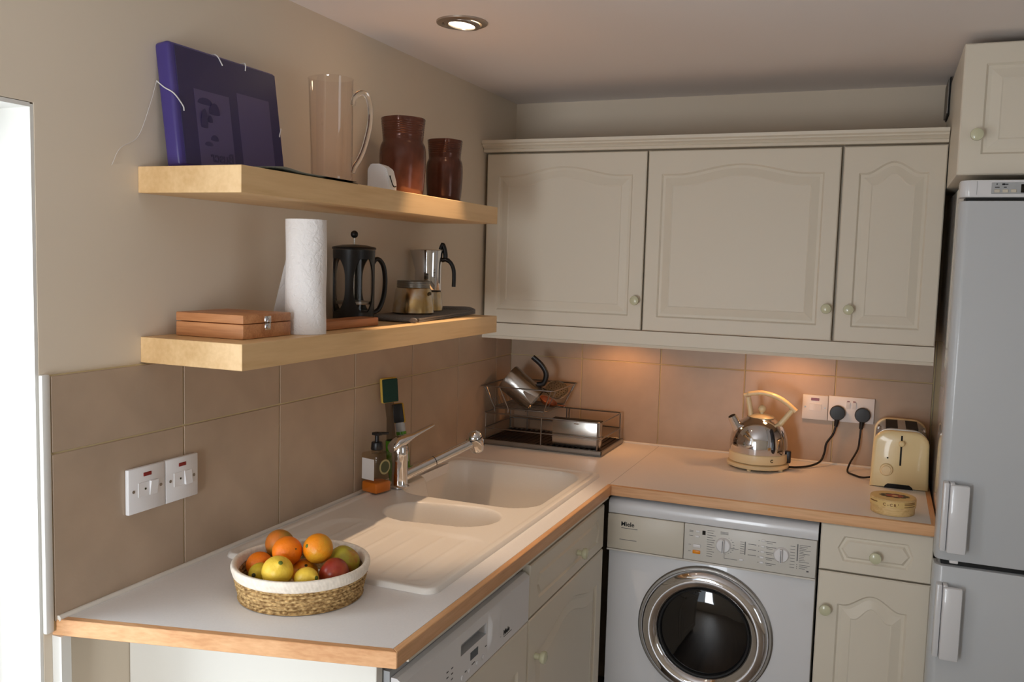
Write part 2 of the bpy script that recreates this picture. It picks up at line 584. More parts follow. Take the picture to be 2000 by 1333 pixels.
def tile(parent, axis, a0, a1, z0, z1):
    key = (axis, round(a1 - a0, 3), round(z1 - z0, 3))
    w, h = (a1 - a0) / 2 - G, (z1 - z0) / 2 - G
    if key not in tile_cache:
        mb = MB()
        if axis == 'y':
            mb.box(-0.004, 0.004, -w, w, -h, h, 0.0012, 1)
        else:
            mb.box(-w, w, -0.004, 0.004, -h, h, 0.0012, 1)
        o = build('tile', mb, M['tile'], None, 30)
        tile_cache[key] = o.data
    else:
        o = bpy.data.objects.new('tile', tile_cache[key])
        COL.objects.link(o)
    o.parent = parent
    c, z = (a0 + a1) / 2, (z0 + z1) / 2
    o.location = (0.0045, c, z) if axis == 'y' else (c, -0.0045, z)


ys = [-2.068, -1.752, -1.4367, -1.1093, -0.79, -0.47, -0.15, -0.006]
xs = [0.008, 0.2948, 0.5918, 0.8888, 1.1858, 1.482]
for z0, z1 in ((WT - 0.004, ZJ), (ZJ, ZT)):
    for a, b in zip(ys, ys[1:]):
        tile(WALL_L, 'y', a, b, z0, z1)
    for a, b in zip(xs, xs[1:]):
        tile(WALL_B, 'x', a, b, z0, z1)
build('tile_trim', MB().box(-0.0005, 0.0095, -2.0855, -2.0685, WT - 0.02, ZT + 0.002, 0.003), M['reveal'], WALL_L)
struct('trim_2', MB().cyl((0.011, -2.062, WT + 0.002), (0.011, -0.012, WT + 0.002), 0.0055, None, 10), M['silicone'], None, 40)
struct('trim_3', MB().cyl((0.012, -0.011, WT + 0.002), (1.478, -0.011, WT + 0.002), 0.0045, None, 10), M['silicone'], None, 40)
struct('trim_4', MB().box(0.0005, 0.022, -2.0665, -2.046, 0, 0.8815), M['reveal'])

# ------------------------------------------------------------------ worktop
W, D, RX = 0.609, 0.66, 1.4803
WB = 0.882
wt = thing('worktop', 'white laminate L-shaped kitchen worktop with beech edging', 'worktop', (0.3, -1.0, WB))
lam = MB()
SX0, SX1, SY0, SY1 = 0.062, 0.522, -1.648, -0.578
lam.box(0.0, SX0, SY0, 0, WB, WT).box(SX1, 0.595, SY0, 0, WB, WT).box(SX0, SX1, SY1, 0, WB, WT)
lam.prism([(0.0, SY0), (0.0, -2.0485), (0.595, -1.906), (0.595, SY0)], WB, WT)
lam.box(0.595, 1.4663, -0.646, 0, WB, WT)
build('laminate_top', lam, M['laminate'], wt, 0)


def edging(poly, m):
    mb = MB().prism(poly, WB - 0.001, WT + 0.0004)
    bmesh.ops.bevel(mb.bm, geom=mb.bm.edges[:], offset=0.0012, segments=1, affect='EDGES')
    build('edging', mb, m, wt, 20)


edging([(-0.004, -2.066), (W, -1.918), (0.595, -1.906), (-0.004, -2.0495)], M['edge'])
edging([(0.595, -1.906), (W, -1.918), (W, -D), (0.595, -0.646)], M['edge_y'])
edging([(0.595, -0.646), (W, -D), (RX, -D), (1.4663, -0.646)], M['edge'])
edging([(1.4663, -0.646), (RX, -D), (RX, 0), (1.4663, 0)], M['edge_y'])
build('under_strip', MB().box(0.574, 0.604, -1.868, -0.665, 0.8725, WB - 0.001), M['cream'], wt, 0)
build('joint_strip', MB().box(0.5995, 0.6008, -0.645, -0.008, WT - 0.001, WT + 0.0003), M['grey_pl'], wt, 0)


# ------------------------------------------------------------------ sink, as one moulded surface
def sd_rr(x, y, cx, cy, hx, hy, r):
    qx, qy = abs(x - cx) - hx + r, abs(y - cy) - hy + r
    return math.hypot(max(qx, 0), max(qy, 0)) + min(max(qx, qy), 0) - r


def sd_caps(x, y, ax, ay, bx, by, r):
    px, py, dx, dy = x - ax, y - ay, bx - ax, by - ay
    h = max(0, min(1, (px * dx + py * dy) / (dx * dx + dy * dy)))
    return math.hypot(px - dx * h, py - dy * h) - r


def sst(t):
    t = max(0.0, min(1.0, t))
    return t * t * (3 - 2 * t)


SKX0, SKX1, SKY0, SKY1 = 0.036, 0.548, -1.672, -0.552


def sink_z(x, y):
    deck = 0.0105
    d = sd_rr(x, y, (SKX0 + SKX1) / 2, (SKY0 + SKY1) / 2, (SKX1 - SKX0) / 2, (SKY1 - SKY0) / 2, 0.03)
    z = deck
    # inner panel slightly lower than the raised rim
    di = sd_rr(x, y, (SKX0 + SKX1) / 2, (SKY0 + SKY1) / 2, (SKX1 - SKX0) / 2 - 0.016, (SKY1 - SKY0) / 2 - 0.016, 0.03)
    z -= 0.0035 * sst(-di / 0.010)
    # drainer
    dd = sd_rr(x, y, 0.305, -1.475, 0.215, 0.168, 0.07)
    if dd < 0:
        ridge = 0.0022 * max(0.0, math.cos(2 * PI * (x - 0.11) / 0.058)) ** 6
        z -= 0.0045 * sst(-dd / 0.03) - ridge * sst(-dd / 0.05)
    # small half bowl
    dc = sd_caps(x, y, 0.255, -1.186, 0.375, -1.168, 0.088)
    z -= 0.11 * sst((-dc + 0.004) / 0.034) ** 0.9
    # main bowl
    dm = min(sd_rr(x, y, 0.30, -0.82, 0.205, 0.225, 0.085), sd_rr(x, y, 0.27, -0.73, 0.22, 0.135, 0.08))
    z -= 0.175 * sst((-dm + 0.004) / 0.042) ** 0.85
    if d > -0.008:
        t = (d + 0.008) / 0.008
        z = z * math.sqrt(max(0.0, 1 - min(1, t) ** 2)) + 0.0002
    return WT + z


def sink_pt(u, v):
    # corner rounding: push outer ring points onto the rounded outline
    x = SKX0 + (SKX1 - SKX0) * u
    y = SKY0 + (SKY1 - SKY0) * v
    cx, cy, hx, hy, r = (SKX0 + SKX1) / 2, (SKY0 + SKY1) / 2, (SKX1 - SKX0) / 2, (SKY1 - SKY0) / 2, 0.03
    d = sd_rr(x, y, cx, cy, hx, hy, r)
    if d > 0:
        ccx = cx + math.copysign(hx - r, x - cx)
        ccy = cy + math.copysign(hy - r, y - cy)
        k = r / math.hypot(x - ccx, y - ccy)
        x, y = ccx + (x - ccx) * k, ccy + (y - ccy) * k
    return (x, y, sink_z(x, y))


sk = thing('kitchen_sink', 'white inset sink with main bowl, half bowl and ribbed drainer', 'sink', (0.29, -1.1, WT))
build('basin', MB().grid(sink_pt, 128, 280), M['sink'], sk, 60)
build('drain', MB().cyl((0.30, -0.82, WT - 0.168), (0.30, -0.82, WT - 0.162), 0.042, 0.040, 28, 0.002), M['steel'], sk)
build('drain', MB().cyl((0.315, -1.177, WT - 0.104), (0.315, -1.177, WT - 0.099), 0.036, 0.034, 28, 0.002), M['steel'], sk)

# ------------------------------------------------------------------ cabinet fronts


def door_front(u0, u1, v0, v1, w0, fn, t=0.02, m=0.045, arch=0.03, ts=0.82, nt=25):
    """raised-panel front; fn maps (u along, v up, w outward) to the room"""
    mb = MB()

    def loop(d, w, arched):
        pts = [fn(u0 + d, v0 + d, w), fn(u1 - d, v0 + d, w)]
        for i in range(nt):
            s = 1 - 2 * i / (nt - 1)
            u = (u0 + u1) / 2 + s * ((u1 - u0) / 2 - d)
            v = v1 - d
            if arched:
                a = abs(s)
                v = v1 - d - arch + (arch * (0.5 + 0.5 * math.cos(PI * a / ts)) ** 0.85 if a < ts else 0)
            pts.append(fn(u, v, w))
        return pts
    A = arch > 0
    lp = [loop(0, w0, False), loop(0, w0 + t - 0.003, False), loop(0.003, w0 + t, False), loop(m, w0 + t, A), loop(m + 0.005, w0 + t - 0.0065, A),
          loop(m + 0.013, w0 + t - 0.0065, A), loop(m + 0.036, w0 + t - 0.0015, A), loop(m + 0.039, w0 + t - 0.0028, A)]
    mb.loops(lp)
    return mb


def drawer_front(u0, u1, v0, v1, w0, fn, t=0.02):
    mb = MB()
    cu, cv = (u0 + u1) / 2, (v0 + v1) / 2
    hu, hv = (u1 - u0) / 2, (v1 - v0) / 2

    def rect(d, w):
        return [fn(u0 + d, v0 + d, w), fn(u1 - d, v0 + d, w), fn(u1 - d, cv, w), fn(u1 - d, v1 - d, w), fn(u0 + d, v1 - d, w), fn(u0 + d, cv, w)]

    def hexa(d, w):
        a, b, c = hu - 0.045 - d, hu - 0.045 - 0.015 - d, hv * 0.54 - d
        return [fn(cu - b, cv - c, w), fn(cu + b, cv - c, w), fn(cu + a, cv, w), fn(cu + b, cv + c, w), fn(cu - b, cv + c, w), fn(cu - a, cv, w)]
    mb.loops([rect(0, w0), rect(0, w0 + t - 0.003), rect(0.003, w0 + t), hexa(0, w0 + t), hexa(0.004, w0 + t - 0.005), hexa(0.009, w0 + t - 0.005), hexa(0.014, w0 + t - 0.0005)])
    return mb


def knob(parent, p, d):
    p, d = Vector(p), Vector(d)
    q = Vector((0, 0, 1)).rotation_difference(d).to_matrix().to_4x4()
    mb = MB().lathe([(0, 0), (0.008, 0), (0.007, 0.012), (0.0135, 0.016), (0.0155, 0.021), (0.0145, 0.027), (0.010, 0.029), (0, 0.0295)], n=24, mx=Matrix.Translation(p) @ q)
    return build('knob', mb, M['knob'], parent)


# wall units over the right-hand run
YF = -0.281
bmap = lambda u, v, w: (u, YF + 0.02 - w, v)
units = [(0.012, 0.5805, 'wide cream wall cupboard with arched door beside the wooden shelves', 0.562),
         (0.5865, 1.1755, 'wide cream wall cupboard in the middle with knob at lower right', 1.158),
         (1.1835, 1.4635, 'narrow cream wall cupboard with arched door next to the fridge', 1.2217)]
for i, (a, b, lab, kx) in enumerate(units):
    t = thing('wall_cabinet', lab, 'cupboard', ((a + b) / 2, 0, 1.346), 0, 'cream wall cupboards')
    a2, b2 = (a - 0.002, b + 0.003) if i < 2 else (a - 0.005, b)
    body = MB().box(a2, b2, YF + 0.023, -0.010, 1.3445, 1.935)
    build('body', body, M['cream_in'], t, 0)
    dr = build('door', door_front(a, b, 1.346, 1.931, 0.0, bmap, arch=0.030 if i < 2 else 0.034, ts=0.8), M['cream'], t, 9)
    knob(dr, (kx, YF, 1.4438), (0, -1, 0))
cor = MB()
prof = [(0.0, 1.9365), (0.030, 1.9365), (0.034, 1.944), (0.030, 1.948), (0.036, 1.953), (0.044, 1.957), (0.044, 1.961), (0.052, 1.965), (0.053, 1.975), (0.0, 1.975)]
cor.loops([[(x, YF + 0.02 - o, z) for o, z in prof] for x in (0.002, 1.4635)])
single('cornice', cor, M['cream'], 'long moulded cream cornice along the top of the wall cupboards', 'cornice', (0.7, YF, 1.9365), smooth=0)
pel = MB()
prof = [(0.0, 1.3435), (0.0, 1.289), (0.022, 1.289), (0.024, 1.293), (0.022, 1.2985), (0.019, 1.2995), (0.019, 1.3435)]
pel.loops([[(x, YF + 0.02 - o, z) for o, z in prof] for x in (0.002, 1.4635)])
single('light_pelmet', pel, M['cream'], 'cream pelmet strip running under the wall cupboards', 'pelmet', (0.7, YF, 1.289), smooth=0)

# strip lamps hidden behind the pelmet
for k, (lx, word) in enumerate(((0.46, 'dish rack'), (1.05, 'kettle'))):
    t = thing('under_cabinet_lamp', 'small warm under-cupboard lamp lighting the tiles above the ' + word, 'lamp', (lx, -0.165, 1.3445), 0, 'lamps under the wall cupboards')
    build('housing', MB().cyl((lx, -0.165, 1.3445), (lx, -0.165, 1.328), 0.034, 0.034, 24, 0.002), M['white_pl'], t)
    build('lens', MB().cyl((lx, -0.165, 1.328), (lx, -0.165, 1.326), 0.026, 0.026, 24), M['puck'], t)
    lamp('under_cabinet_glow', 'SPOT', (lx, -0.165, 1.322), 3.1, (1.0, 0.46, 0.17), (0, 0, 0), spot_size=R(165), spot_blend=0.6, shadow_soft_size=0.03)

# cupboard over the fridge
t = thing('top_cabinet', 'cream cupboard fixed above the tall white fridge', 'cupboard', (1.77, -0.3, 1.80))
build('body', MB().box(1.4665, 2.075, -0.638, -0.002, 1.806, 2.128, 0.001, 1), M['cream'], t, 0)
omap = lambda u, v, w: (u, -0.640 - w, v)
dr = build('door', door_front(1.4665, 2.073, 1.806, 2.126, 0.0, omap, m=0.050, arch=0), M['cream'], t, 9)
knob(dr, (1.5045, -0.66, 1.902), (0, -1, 0))
v = thing('vent_grille', 'dark dusty vent grille high in the corner beside the top cupboard', 'vent', (1.462, -0.075, 2.03))
build('frame', MB().box(1.4625, 1.4662, -0.150, -0.008, 2.035, 2.146), M['dark_in'], v, 0)
for k in range(8):
    y = -0.142 + k * 0.018
    build('slat', MB().box(1.4575, 1.4625, y, y + 0.007, 2.040, 2.141, 0.001, 1), M['steel_dull'], v, 0)

# ------------------------------------------------------------------ base units
# right-hand base unit
rmap = lambda u, v, w: (u, -0.62 - w, v)
t = thing('base_cabinet', 'cream base cupboard with drawer between washing machine and fridge', 'cupboard', (1.335, -0.3, 0.1))
build('body', MB().box(1.197, 1.4775, -0.619, -0.02, 0.1, 0.8805), M['cream_in'], t, 0)
dw = build('drawer', drawer_front(1.1975, 1.4765, 0.748, 0.8755, 0.0, rmap), M['cream'], t, 25)
knob(dw, (1.338, -0.64, 0.8036), (0, -1, 0))
dr = build('door', door_front(1.1975, 1.4765, 0.105, 0.7435, 0.0, rmap, m=0.052, arch=0.034), M['cream'], t, 9)
knob(dr, (1.2205, -0.64, 0.6417), (0, -1, 0))

# sink base unit on the left run
lmap = lambda u, v, w: (0.572 + w, u, v)
t = thing('base_cabinet', 'cream base cupboard with drawer below the sink, right of the dishwasher', 'cupboard', (0.3, -0.96, 0.1))
bd = MB().box(0.02, 0.571, -1.262, -1.246, 0.1, 0.775).box(0.02, 0.571, -0.676, -0.66, 0.1, 0.72).box(0.02, 0.571, -1.246, -0.676, 0.1, 0.116)
bd.box(0.555, 0.571, -1.262, -0.66, 0.845, 0.8805).box(0.555, 0.571, -0.676, -0.66, 0.116, 0.845).box(0.555, 0.571, -1.262, -1.246, 0.116, 0.845)
build('body', bd, M['cream_in'], t, 0)
dw = build('drawer', drawer_front(-1.2615, -0.662, 0.7225, 0.852, 0.0, lmap), M['cream'], t, 25)
knob(dw, (0.592, -0.908, 0.7785), (1, 0, 0))
dr = build('door', door_front(-1.2615, -0.662, 0.105, 0.717, 0.0, lmap, m=0.052, arch=0.04), M['cream'], t, 9)
knob(dr, (0.592, -1.2145, 0.6132), (1, 0, 0))
# end panel closing the run
single('end_panel', MB().box(0.001, 0.556, -1.893, -1.873, 0, 0.8805, 0.001, 1), M['panel_white'], 'white end panel under the worktop beside the dishwasher', 'panel', (0.28, -1.883, 0), smooth=0)

# ------------------------------------------------------------------ dishwasher
t = thing('dishwasher', 'built-in white dishwasher with cream door under the drainer end of the worktop', 'dishwasher', (0.3, -1.57, 0.05))
build('tub', MB().box(0.03, 0.568, -1.869, -1.292, 0.1, 0.848), M['grey_pl'], t, 0)
build('top_rail', MB().box(0.54, 0.560, -1.8695, -1.268, 0.856, 0.8715), M['cream'], t, 0)
cp = MB()
Y0, Y1 = -1.866, -1.2685
z0, z1 = 0.7215, 0.8365
# control panel front as a frame round the grip recess
ry0, ry1, rz0, rz1 = -1.634, -1.512, 0.783, 0.807
for (a, b, c, d) in ((Y0, ry0, z0, 0.829), (ry1, Y1, z0, 0.829), (ry0, ry1, z0, rz0), (ry0, ry1, rz1, 0.829)):
    cp.box(0.569, 0.592, a, b, c, d)
cp.prism([(0.569, 0.829), (0.592, 0.829), (0.580, z1), (0.569, z1)], Y0, Y1, lambda u, v, w: (u, w, v))
build('control_panel', cp, M['white_pl'], t, 0)
rec = MB()
rec.quad((0.5915, ry0, rz1), (0.5915, ry1, rz1), (0.574, ry1, rz1 - 0.004), (0.574, ry0, rz1 - 0.004))
rec.quad((0.574, ry0, rz1 - 0.004), (0.574, ry1, rz1 - 0.004), (0.574, ry1, rz0 + 0.002), (0.574, ry0, rz0 + 0.002))
rec.quad((0.574, ry0, rz0 + 0.002), (0.574, ry1, rz0 + 0.002), (0.5915, ry1, rz0), (0.5915, ry0, rz0))
build('grip_recess', rec, M['grey_pl'], t, 0)
grip = MB()


def grip_pt(u, v):
    y = -1.506 + 0.078 * u
    z = 0.727 + 0.098 * v
    e = sst(u / 0.12) * sst((1 - u) / 0.5) * sst((1 - v) / 0.3) * sst(v / 0.5)
    return (0.5922 + 0.007 * e, y, z)


build('grip', MB().grid(grip_pt, 20, 14), M['white_pl'], t, 60)
build('display', MB().box(0.592, 0.5926, -1.589, -1.553, 0.7562, 0.7726), M['display'], t, 0)
for k, (y, z) in enumerate(((-1.5267, 0.7388), (-1.5571, 0.7383), (-1.594, 0.7376), (-1.627, 0.7372))):
    build('button', MB().cyl((0.592, y, z), (0.5945, y, z), 0.0055, 0.005, 16, 0.0008), M['white_pl'], t)
mk = MB()
for y, z in ((-1.513, 0.757), (-1.578, 0.745), (-1.571, 0.7455), (-1.61, 0.743)):
    mk.box(0.592, 0.5924, y - 0.004, y + 0.004, z - 0.0012, z + 0.0012)
for k in range(5):
    for j in range(2):
        mk.box(0.592, 0.5924, -1.672 - 0.02 * j - 0.004, -1.672 - 0.02 * j + 0.004, 0.731 + 0.011 * k, 0.7335 + 0.011 * k)
for k in range(3):
    mk.box(0.592, 0.5924, -1.437, -1.433, 0.745 + 0.006 * k, 0.7475 + 0.006 * k)
build('printed_marks', mk, M['print'], t, 0)['kind'] = 'stuff'
build('lettering', MB().text('Miele', 0.0155, face_px(0.5924, -1.4185, 0.7435), 0.0002, bold=0.0005).box(0.5921, 0.5924, -1.4165, -1.372, 0.7385, 0.7398), M['black_print'], t, 0)
build('door', door_front(-1.8655, -1.2685, 0.105, 0.7165, 0.0, lmap, m=0.055, arch=0.04), M['cream'], t, 9)

# ------------------------------------------------------------------ washing machine
t = thing('washing_machine', 'white front-loading washing machine with chrome porthole under the worktop', 'washing machine', (0.894, -0.33, 0.0))
X0, X1 = 0.6005, 1.1905
build('body', MB().box(X0, X1, -0.63, -0.04, 0.012, 0.822, 0.004), M['white_en'], t)
ld = MB()
prof = [(-0.04, 0.825), (-0.641, 0.825), (-0.643, 0.829), (-0.643, 0.852), (-0.638, 0.862), (-0.628, 0.867), (-0.60, 0.868), (-0.04, 0.868)]
ld.loops([[(x, y, z) for y, z in prof] for x in (X0 - 0.001, X1 + 0.001)])
build('lid', ld, M['white_en'], t, 50)
build('control_panel', MB().box(0.8275, X1 - 0.001, -0.645, -0.625, 0.7185, 0.8235, 0.002), M['panel_grey'], t)
build('detergent_drawer', MB().box(X0 - 0.002, 0.8260, -0.646, -0.625, 0.7185, 0.8235, 0.003), M['drawer_pl'], t)
build('fascia_strip', MB().box(X0 - 0.002, X1 - 0.001, -0.648, -0.625, 0.7125, 0.7178, 0.001, 1), M['panel_grey'], t, 0)
# porthole
C = (0.894, -0.63, 0.508)
mx = Matrix.Translation(Vector(C)) @ Matrix.Rotation(R(90), 4, 'X')
build('door_surround', MB().lathe([(0.1935, 0.0), (0.1935, 0.006), (0.190, 0.009), (0.184, 0.009), (0.182, 0.002)], n=80, mx=mx), M['steel_dull'], t)
ring = MB().lathe([(0.184, 0.002), (0.1835, 0.014), (0.178, 0.024), (0.168, 0.031), (0.155, 0.033), (0.143, 0.029), (0.135, 0.021), (0.131, 0.012), (0.130, 0.0)], n=80, mx=mx)
pd = build('porthole_door', ring, M['chrome'], t, 50)
build('seal', MB().lathe([(0.1325, 0.010), (0.131, 0.016), (0.126, 0.015), (0.124, 0.008)], n=64, mx=mx), M['black_matt'], pd, 50)
build('glass', MB().lathe([(0.127, 0.008), (0.115, 0.012), (0.09, 0.0165), (0.05, 0.0205), (0.0, 0.022)], n=64, mx=mx), M['door_glass'], pd, 60)
# knobs, buttons, lights
for nm, kx, kz in (('programme_dial', 0.9397, 0.7755), ('spin_dial', 1.0981, 0.7722)):
    km = Matrix.Translation(Vector((kx, -0.645, kz))) @ Matrix.Rotation(R(90), 4, 'X')
    dd = build(nm, MB().lathe([(0.0215, 0), (0.0205, 0.007), (0.018, 0.010), (0, 0.0105)], n=36, mx=km).box(kx - 0.0035, kx + 0.0035, -0.6665, -0.655, kz - 0.019, kz + 0.019, 0.0015), M['white_pl'], t)
    build('pointer', MB().box(kx - 0.0007, kx + 0.0012, -0.6668, -0.6664, kz - 0.017, kz + 0.017), M['print'], dd, 0)
build('button', MB().box(0.854, 0.876, -0.649, -0.6445, 0.7575, 0.7675, 0.003), M['white_pl'], t)
build('button', MB().box(0.8535, 0.8755, -0.648, -0.6445, 0.739, 0.7495, 0.003), M['orange_btn'], t)['label'] = 'amber push button'
build('display', MB().box(0.879, 0.888, -0.6458, -0.6449, 0.797, 0.809), M['display'], t, 0)
for bx, bz in ((0.866, 0.8055), (0.8655, 0.7905), (1.0483, 0.8042), (1.0477, 0.788), (1.0471, 0.7726), (1.0465, 0.757), (1.0459, 0.7422), (0.991, 0.741)):
    build('push_button', MB().box(bx - 0.0055, bx + 0.0055, -0.6485, -0.6447, bz - 0.0032, bz + 0.0032, 0.002), M['white_pl'], t)
pr = MB()


def ln(x0, x1, z, h=0.0011):
    pr.box(x0, x1, -0.6454, -0.6449, z - h / 2, z + h / 2)


for z in (0.8055, 0.802, 0.7905):
    ln(0.842, 0.853, z)
for z in (0.764, 0.745):
    ln(0.841, 0.848, z)
for k in range(12):
    ln(0.893, 0.908 + random.random() * 0.014, 0.812 - k * 0.0068)
for k in range(9):
    a = R(60 - k * 17)
    ln(0.9397 + 0.026 * math.cos(a), 0.9397 + 0.031 * math.cos(a), 0.7755 + 0.026 * math.sin(a))
for k in range(3):
    ln(0.93, 0.952, 0.8125 - k * 0.003)
ln(0.96, 0.982, 0.769)
ln(0.943, 0.98, 0.738)
pr.box(0.9425, 0.9433, -0.6454, -0.6449, 0.738, 0.752)
pr.box(0.9985, 1.0008, -0.6456, -0.6449, 0.757, 0.794)
for k in range(6):
    ln(0.986, 0.997, 0.792 - 0.0065 * k)
for k in range(3):
    ln(1.008, 1.030, 0.789 - 0.0155 * k, 0.0014)
for k in range(5):
    ln(1.0355, 1.0375, 0.803 - 0.0155 * k, 0.002)
    ln(1.056, 1.078 + random.random() * 0.01, 0.8035 - 0.0155 * k, 0.0014)
    ln(1.058, 1.074, 0.7985 - 0.0155 * k)
for k in range(8):
    ln(1.121, 1.134, 0.8 - 0.0085 * k)
pr.box(1.139, 1.1415, -0.6458, -0.6449, 0.7605, 0.808)
for k in range(11):
    ln(1.145, 1.155 + random.random() * 0.02, 0.806 - 0.0047 * k)
for k in range(3):
    ln(1.139, 1.141, 0.7505 - 0.005 * k, 0.002)
    ln(1.146, 1.174 - 0.006 * k, 0.7505 - 0.005 * k)
ln(1.166, 1.172, 0.735, 0.004)
build('printed_legend', pr, M['print'], t, 0)['kind'] = 'stuff'
build('lettering', MB().text('Miele', 0.0185, face_my(0.6395, -0.6463, 0.7905), 0.0002, bold=0.0004), M['black_print'], t, 0)
build('small_print', MB().box(0.641, 0.690, -0.6466, -0.6459, 0.7835, 0.785).box(0.6365, 0.688, -0.6466, -0.6459, 0.7485, 0.75), M['print'], t, 0)['kind'] = 'stuff'

# ------------------------------------------------------------------ fridge freezer
t = thing('fridge_freezer', 'tall white fridge freezer with two doors at the right edge', 'fridge', (1.77, -0.35, 0))
build('body', MB().box(1.4845, 2.07, -0.668, -0.03, 0.02, 1.787, 0.004), M['fridge_side'], t)


def slab(z0, z1, r=0.022):
    mb = MB()
    x0, x1, ya, yb = 1.4735, 2.072, -0.670, -0.73
    pts = [(x0, ya)]
    for k in range(9):
        a = R(180 + 90 * k / 8)
        pts.append((x0 + r + r * math.cos(a), yb + r + r * math.sin(a)))
    for k in range(9):
        a = R(270 + 90 * k / 8)
        pts.append((x1 - r + r * math.cos(a), yb + r + r * math.sin(a)))
    pts.append((x1, ya))
    c = ((x0 + x1) / 2, (ya + yb) / 2)

    def sc(d):
        return [(c[0] + (p[0] - c[0]) * (1 - d / 0.299), c[1] + (p[1] - c[1]) * (1 - d / 0.03)) for p in pts]
    mb.loops([[(p[0], p[1], z) for p in sc(d)] for d, z in ((0.004, z0), (0.0012, z0 + 0.001), (0, z0 + 0.005), (0, z1 - 0.005), (0.0012, z1 - 0.001), (0.004, z1))])
    return mb


build('top_panel', slab(1.7455, 1.787), M['white_en'], t, 40)
ud = build('upper_door', slab(0.845, 1.7375), M['fridge'], t, 40)
lw = build('lower_door', slab(0.06, 0.8305), M['fridge'], t, 40)
build('gasket', MB().box(1.490, 2.06, -0.712, -0.669, 0.829, 0.847), M['black_matt'], t, 0)
build('gasket', MB().box(1.487, 2.06, -0.715, -0.669, 1.736, 1.747), M['black_matt'], t, 0)
for par, za, zb in ((ud, 0.873, 1.047), (lw, 0.601, 0.789)):
    hm = MB().box(1.4815, 1.4955, -0.755, -0.712, za, zb, 0.004).box(1.4965, 1.540, -0.768, -0.752, za, zb - 0.002, 0.005).box(1.4965, 1.507, -0.757, -0.728, za, zb, 0.002)
    build('handle', hm, M['white_en'], par)
build('hinge_clip', MB().box(1.508, 1.528, -0.728, -0.705, 0.838, 0.846, 0.002), M['white_pl'], t)
build('control_plate', MB().box(1.540, 1.760, -0.7312, -0.7295, 1.7535, 1.7805, 0.001, 1), M['grey_pl'], t, 0)
for k in range(3):
    build('button', MB().box(1.546 + 0.0175 * k, 1.558 + 0.0175 * k, -0.7335, -0.731, 1.7565, 1.764, 0.001, 1), M['drawer_pl'], t, 0)
build('display', MB().box(1.602, 1.66, -0.7318, -0.7311, 1.756, 1.776), M['display'], t, 0)
build('printed_marks', MB().prism([(1.550, 1.7745), (1.550, 1.7785), (1.5535, 1.7765)], 0.7313, 0.7318, lambda u, v, w: (u, -w, v))
      .box(1.547, 1.557, -0.7318, -0.7312, 1.768, 1.770).box(1.562, 1.568, -0.7318, -0.7312, 1.774, 1.778).box(1.568, 1.575, -0.7318, -0.7312, 1.775, 1.777).box(1.566, 1.572, -0.7318, -0.7312, 1.768, 1.770), M['black_print'], t, 0)
build('panel_seam', MB().box(1.5085, 1.5095, -0.7308, -0.729, 1.7515, 1.784), M['grey_pl'], t, 0)

# ------------------------------------------------------------------ wall shelves
for nm, ya, yb, zt, lab in (('floating_shelf', -1.8605, -0.7098, 1.7194, 'upper thick beech floating shelf holding the purple folder and jars'),
                            ('floating_shelf', -1.858, -0.6944, 1.3956, 'lower thick beech floating shelf holding the kitchen roll and coffee pots')):
    single(nm, MB().box(0.0005, 0.2425, ya, yb, zt - 0.0495, zt, 0.0008, 1), M['shelf'], lab, 'shelf', (0.12, (ya + yb) / 2, zt - 0.0495), 'thick wooden wall shelves', 0)
Z1, Z2 = 1.7194, 1.3956

# ------------------------------------------------------------------ ceiling downlight
dl = thing('downlight', 'round recessed ceiling spotlight with glowing bulb', 'ceiling light', (0.307, -1.11, CZ))
L = Vector((0.307, -1.11, CZ))
build('trim_ring', MB().lathe([(0.064, 0.0), (0.0635, -0.004), (0.058, -0.006), (0.050, -0.0065), (0.048, -0.003), (0.047, -0.0005)], L, 56), M['lamp_metal'], dl)
tilt = Matrix.Translation(L + Vector((0, 0, -0.004))) @ Euler((R(-4), R(5), 0)).to_matrix().to_4x4()
build('gimbal', MB().lathe([(0.046, 0.0), (0.045, -0.004), (0.034, -0.006), (0.0325, -0.003), (0.0325, 0.002)], n=48, mx=tilt), M['lamp_metal'], dl)
build('bulb', MB().lathe([(0.032, -0.002), (0.02, -0.0035), (0, -0.004)], n=36, mx=tilt), M['bulb'], dl)
lamp('downlight_beam', 'SPOT', (0.307, -1.11, CZ - 0.012), 36, (1.0, 0.70, 0.45), (0, 0, 0), spot_size=R(50), spot_blend=0.6, shadow_soft_size=0.008)

# ------------------------------------------------------------------ fruit basket and fruit
BC = Vector((0.31, -1.766, WT))
bk = thing('fruit_basket', 'round woven seagrass basket with white rim holding fruit', 'basket', BC)
HB = 0.066


def weave(th, z, row_h, nst, amp):
    row = z / row_h
    f = row - math.floor(row)
    sl = 0.5 if int(math.floor(row)) % 2 else -0.5
    a = math.sin(PI * f) ** 0.7
    s = abs(math.sin(nst * th / 2 + sl * PI * (f - 0.5) + (int(row) * 1.3)))
    return amp * (0.65 * a + 0.5 * a * s ** 0.8)


def basket_side(z):
    return 0.112 + 0.016 * (z / HB) ** 0.8


def wall_fn(zlo, zhi, row_h, nst, amp, off, inner=False):
    def fn(u, v):
        th = 2 * PI * u
        z = zlo + (zhi - zlo) * v
        r = basket_side(z) + off + (weave(th, z, row_h, nst, amp) if not inner else -weave(th, z, row_h, nst, amp))
        return (BC.x + r * math.cos(th), BC.y + r * math.sin(th), BC.z + z)
    return fn


